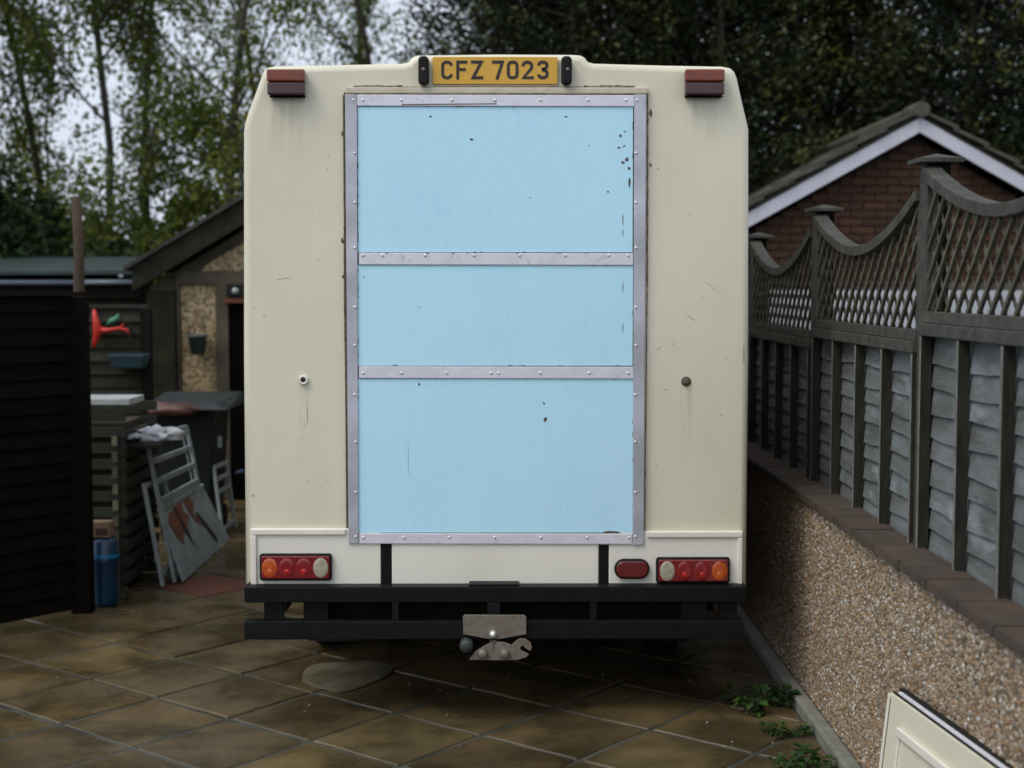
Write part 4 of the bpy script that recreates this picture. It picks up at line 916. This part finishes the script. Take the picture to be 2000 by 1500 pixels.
while z < az_-.05:
    half = (az_-z-.045)/sl_-.03
    x = ax_-2.5+(.1125 if row % 2 else 0)
    while x < ax_+2.5:
        if x-.107 > ax_-half and x+.107 < ax_+half and x > 2.15:
            inst('brick', bme, gb, Matrix.Translation((x, RY+.012-random.uniform(0, .004), z))); nbk += 1
        elif x+.107 > ax_-half and x-.107 < ax_+half and x > 2.15:   # cut brick at the verge
            x0 = max(x-.106, ax_-half); x1 = min(x+.106, ax_+half)
            if x1-x0 > .05: inst('brick', bme, gb, Matrix.Translation(((x0+x1)/2, RY+.012, z)) @ Matrix.Scale((x1-x0)/.213, 4, (1, 0, 0))); nbk += 1
        x += .225
    z += .075; row += 1
print('bricks', nbk)
dx0, dx1 = P(1503, 600, RY).x, P(2085, 600, RY).x
MB().box(dx0, dx1, RY-.03, RY+.018, -.04, zdoor-.005).build('garage_door', M['door'], gb, .003)
MB().box(dx0-.1, dx1+.1, RY-.02, RY+.019, zdoor+.0, zdoor+.075).build('lintel', M['conc'], gb, .003)
for i in range(14):
    xx = dx0+(i+.5)*(dx1-dx0)/14; MB().box(xx-.06, xx+.06, RY-.045, RY-.0302, .1, zdoor-.12).build('door_rib', M['door'], gb, .004)
for sg in (-1, 1):
    def sp_(d, t): return (ax_+sg*d, az_-d*sl_+t)
    q = [sp_(0, .0), sp_(hw+.15, .0), sp_(hw+.15, .135), sp_(0, .135)]
    if sg == -1: q = q[::-1]
    q = [(x+sg*.0015, z) for x, z in q]
    MB().prism(q, RY-.16, RY-.13).build('verge_board', M['pvc'], gb, .003)
    q = [sp_(0, .137), sp_(hw+.2, .137), sp_(hw+.2, .175), sp_(0, .175)]
    if sg == -1: q = q[::-1]
    q = [(x+sg*.0015, z) for x, z in q]
    MB().prism(q, RY-.13, RY+5.5).build('roof_deck', M['tile'], gb)
    for i in range(10):
        d0, d1 = .02+i*.285, .02+i*.285+.33
        a_, b_ = sp_(d0, .185), sp_(d1, .20+.012)
        for jj in range(3):
            w0 = RY-.2+jj*.31
            m_ = MB(); q = [(a_[0], a_[1]), (b_[0], b_[1]), (b_[0], b_[1]+.04), (a_[0], a_[1]+.028)]
            if sg == -1: q = q[::-1]
            m_.prism(q, w0, w0+.30); m_.build('roof_tile', M['tile'], gb)
b = MB(); b.tube([(ax_, RY-.22, az_+.205), (ax_, RY+.2, az_+.205)], .075, 12); b.build('ridge_tile', M['tile'], gb)
b = MB(); b.tube([(ax_, RY+.205, az_+.203), (ax_, RY+5.5, az_+.203)], .06, 12); b.build('ridge_tile', M['tile'], gb)

# ================================================================== TREES
def broadleaf(x, y, H, label, seed, nleaf=9000, spread=2.2, lean=0, lsz=.042, clear=1.2, mat_='leaf_spring', group='spring trees behind the sheds', cat='tree', name='broadleaf_tree'):
    rs = random.Random(seed); th = thing(name, (x, y, 0), label, cat, group)
    b = MB(); tips = []
    def grow(p, d, L, r, lev):
        n = 5; pts = [p]; rad = [r]; q = p.copy(); dd = d.copy()
        for i in range(n):
            dd = (dd+Vector((rs.uniform(-1, 1), rs.uniform(-1, 1), rs.uniform(-.4, .8)))*(.15+.06*lev)).normalized(); q = q+dd*L/n; pts.append(q.copy()); rad.append(r*(1-.62*(i+1)/n))
        if lev < 3 or rs.random() < .65: b.tube(pts, rad, 7 if lev == 0 else 5 if lev == 1 else 3, cap=False)
        if lev >= 2:
            for i in range(1, n+1): tips.append((pts[i], lev))
        if lev < 3:
            nb_ = (13, 7, 5)[lev]
            for i in range(nb_):
                t = (clear/H if lev == 0 else .15)+(1-(clear/H if lev == 0 else .15))*(i+rs.random()*.8)/nb_; t = min(t, .98); k = t*n; ii = min(int(k), n-1); pb = pts[ii].lerp(pts[ii+1], k-ii)
                a = rs.uniform(0, 2*PI); el_ = rs.uniform(.25, .95)
                dn = Vector((math.cos(a)*math.cos(el_), math.sin(a)*math.cos(el_), math.sin(el_)))
                if lev: dn = (dn*.8+dd*.7).normalized()
                l2 = (spread*(1.15-.55*t) if lev == 0 else L*.52)*rs.uniform(.7, 1.15)
                grow(pb, dn, l2, max(.004, rad[ii]*(.42 if lev == 0 else .5)), lev+1)
    grow(Vector((x, y, -.1)), Vector((lean, 0, 1)).normalized(), H, .022+H*.0042, 0)
    b.build('trunk', M['bark'], th)
    rg = np.random.default_rng(seed); T = np.array([tuple(t[0]) for t in tips]); wt = np.clip(.5+.5*np.sin(T[:, 0]*2.1+seed)*np.sin(T[:, 2]*2.6+seed*.7)+.35*np.sin(T[:, 0]*5.3+T[:, 2]*4.1), .04, 2); idx = rg.choice(len(T), nleaf, p=wt/wt.sum())
    c = T[idx]+rg.normal(0, .11, (nleaf, 3)); u = rg.normal(size=(nleaf, 3)); u /= np.linalg.norm(u, axis=1)[:, None]; w = np.cross(u, rg.normal(size=(nleaf, 3))); w /= np.linalg.norm(w, axis=1)[:, None]
    s = rg.uniform(.5, 1.2, nleaf)[:, None]*lsz
    V = np.stack([c-u*s, c+w*s*.6, c+u*s, c-w*s*.6], 1).reshape(-1, 3); Fq = np.arange(nleaf*4).reshape(-1, 4)
    npmesh('crown', V, Fq, M[mat_], rg.uniform(0, 1, nleaf), th)
    return th
def TX(px, Y): return (px-980)/F*Y
spec = [(30, 17, 9.0, 'leftmost leafy spring tree at the picture edge behind the shed', 11, 11000, 2.3),
        (118, 18.5, 9.5, 'thin dark trunk rising just left of the wooden pole', 12, 8000, 1.9),
        (232, 17.5, 9.0, 'spring tree with a forked trunk right of the wooden pole', 13, 9500, 2.1),
        (330, 19, 9.5, 'sparse spring tree above the garage eave', 14, 7500, 2.2),
        (430, 17.5, 8.6, 'yellow-green spring tree over the garage roof left of the van', 15, 8500, 2.3),
        (545, 22, 9.8, 'open branched tree above the top left corner of the van', 16, 6500, 2.5),
        (700, 23, 10.0, 'sparse tree above the van roof between the left lamp and the number plate', 17, 6500, 2.6),
        (815, 21, 9.5, 'bushy spring tree above the van roof left of the number plate', 18, 6500, 2.3),
        (-110, 18, 9.0, 'spring tree just outside the left edge of the picture', 19, 7000, 2.3),
        (900, 26, 11, 'far pale spring tree next to the conifers', 20, 7000, 2.5)]
for px, Y, H, lab, sd_, nlf, spr in spec: broadleaf(TX(px, Y), Y, H, lab, sd_, int(nlf*1.4), spr, lean=random.uniform(-.05, .05))
# dark ivy shrubs low on the left
def shrub(x, y, rx, ry, H, n, lab, seed, m_='leaf_dark', lsz=.05):
    th = thing('evergreen_shrub', (x, y, 0), lab, 'shrub', 'dark shrubs behind the sheds'); rg = np.random.default_rng(seed)
    d = rg.normal(size=(n, 3)); d /= np.linalg.norm(d, axis=1)[:, None]; r = rg.uniform(.55, 1.0, n)**.5*(1+.22*np.sin(d[:, 0]*7+seed)*np.cos(d[:, 2]*8))
    c = np.stack([x+d[:, 0]*rx*r, y+d[:, 1]*ry*r, np.abs(H/2+d[:, 2]*H/2*r)], 1)
    u = rg.normal(size=(n, 3)); u /= np.linalg.norm(u, axis=1)[:, None]; w = np.cross(u, rg.normal(size=(n, 3))); w /= np.linalg.norm(w, axis=1)[:, None]; s = rg.uniform(.6, 1.3, n)[:, None]*lsz
    npmesh('foliage', np.stack([c-u*s, c+w*s*.7, c+u*s, c-w*s*.7], 1).reshape(-1, 3), np.arange(n*4).reshape(-1, 4), M[m_], rg.uniform(0, 1, n), th)
    b = MB(); 
    for i in range(4): b.tube([(x, y, 0), (x+rg.uniform(-.5, .5)*rx, y+rg.uniform(-.3, .3), H*.5), (x+rg.uniform(-.8, .8)*rx, y, H*.8)], [.05, .035, .012], 6)
    b.build('stem', M['bark'], th)
shrub(TX(40, 16.6), 16.6, 1.0, .7, 2.9, 11000, 'dark ivy-clad shrub at the left edge above the shed roof', 31)
shrub(TX(225, 17), 17, .5, .5, 2.3, 3500, 'dark shrub between the pole and the garage roof', 32)
shrub(TX(390, 17.8), 17.8, 1.0, .7, 3.1, 6500, 'green shrub behind the garage roof slope', 33, 'leaf_spring')
shrub(TX(-80, 16.2), 16.2, 1.0, .7, 3.5, 9000, 'dark shrub beyond the left edge of the picture', 34)

def conifer(x, y, H, R0, n, lab, seed, base=.2):
    th = thing('conifer_tree', (x, y, 0), lab, 'tree', 'tall conifers behind the van'); rg = np.random.default_rng(seed)
    b = MB(); b.tube([(x, y, -.1), (x+.05, y, H*.5), (x, y, H*.97)], [.07, .05, .015], 8)
    # limbs carrying fans of sprays
    nl_ = int(n/60); zl = base+(H-base)*rg.uniform(0, 1, nl_)**1.05; al = rg.uniform(0, 2*PI, nl_)
    rad = R0*np.clip(1.08-(zl/H)**2.1, .05, 1)*rg.uniform(.72, 1.12, nl_)
    for i in range(0, nl_, 9): b.tube([(x, y, max(0, zl[i]-.3)), (x+math.cos(al[i])*rad[i]*.8, y+math.sin(al[i])*rad[i]*.8, zl[i])], [.03, .008], 3, cap=False)
    b.build('trunk', M['bark'], th)
    k = rg.integers(0, nl_, n); t = rg.uniform(.12, 1.0, n)**.55
    tip = np.stack([np.cos(al[k]), np.sin(al[k]), np.full(n, .28)], 1)
    fan = rg.normal(0, .15, (n, 3))*(.5+.8*(1-t))[:, None]
    c = np.stack([np.full(n, x), np.full(n, y), zl[k]], 1)+tip*np.array([1, 1, 1])*(rad[k]*t)[:, None]+fan-np.array([0, 0, 1])*(rad[k]*.1)[:, None]
    u = tip*np.array([1, 1, 1.6])+rg.normal(0, .55, (n, 3)); u /= np.linalg.norm(u, axis=1)[:, None]; w = np.cross(u, rg.normal(size=(n, 3))); w /= np.linalg.norm(w, axis=1)[:, None]
    s = rg.uniform(.024, .062, n)[:, None]
    V = np.stack([c-u*s*.5-w*s*.16, c-u*s*.5+w*s*.16, c+u*s*.6+w*s*.10, c+u*s], 1)
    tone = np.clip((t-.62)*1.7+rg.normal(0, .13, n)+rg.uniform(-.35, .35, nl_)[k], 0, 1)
    V2 = np.stack([c-u*s*.6, c+w*s*.42, c+u*s, c-w*s*.42], 1)
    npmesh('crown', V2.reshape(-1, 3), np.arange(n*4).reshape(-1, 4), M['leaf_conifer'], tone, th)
cspec = [(965, 19.5, 10, 1.5, 'conifer directly behind the number plate on the van roof'), (1110, 18.2, 10.5, 1.6, 'conifer just right of the number plate'), (1260, 18.8, 11, 1.6, 'dark conifer above the right part of the van roof'),
         (1395, 17.8, 10.5, 1.5, 'conifer above the right marker lamp'), (1530, 18.6, 11, 1.6, 'conifer above the left slope of the brick garage'), (1635, 19.0, 10.5, 1.2, 'narrow conifer left of the sky gap over the garage ridge'),
         (1880, 17.6, 11, 1.3, 'dark conifer right of the sky gap over the garage ridge'), (2010, 18.4, 11, 1.7, 'dark conifer at the right edge of the picture'), (2180, 18.2, 11, 1.7, 'conifer beyond the right edge of the picture'),
         (1040, 21.5, 9.0, 1.5, 'farther conifer in the second row behind the number plate'), (1450, 21.5, 11, 1.6, 'farther conifer in the second row above the van corner'), (1745, 21.5, 5.4, 1.3, 'low conifer under the sky gap behind the garage ridge'), (1330, 21.8, 11, 1.6, 'farther conifer in the second row between the van lamps'), (1990, 21.6, 11, 1.7, 'farther conifer in the second row at the right edge'), (1180, 22.0, 10.5, 1.6, 'farther conifer in the second row right of the number plate'), (1885, 22.0, 11, 1.3, 'farther conifer in the second row right of the sky gap'), (1610, 22.2, 10.5, 1.4, 'farther conifer in the second row left of the sky gap')]
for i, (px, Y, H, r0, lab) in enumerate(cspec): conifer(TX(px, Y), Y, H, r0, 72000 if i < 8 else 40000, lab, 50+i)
# distant hedge closing the ground line
th = np.random.default_rng(5); n = 60000
c = np.stack([th.uniform(-30, 34, n), th.uniform(27, 30, n), th.uniform(0, 1, n)**.8*2.6], 1)
c[:, 2] *= 1+.2*np.sin(c[:, 0]*1.3); u = th.normal(size=(n, 3)); u /= np.linalg.norm(u, axis=1)[:, None]; w = np.cross(u, th.normal(size=(n, 3))); w /= np.linalg.norm(w, axis=1)[:, None]; s = th.uniform(.06, .12, n)[:, None]
hd = npmesh('far_hedge', np.stack([c-u*s, c+w*s*.7, c+u*s, c-w*s*.7], 1).reshape(-1, 3), np.arange(n*4).reshape(-1, 4), M['leaf_dark'], th.uniform(0, 1, n))
tag(hd, 'far dark hedge closing the view behind the trees', 'hedge', kind='stuff')
print('objects', len(bpy.data.objects))
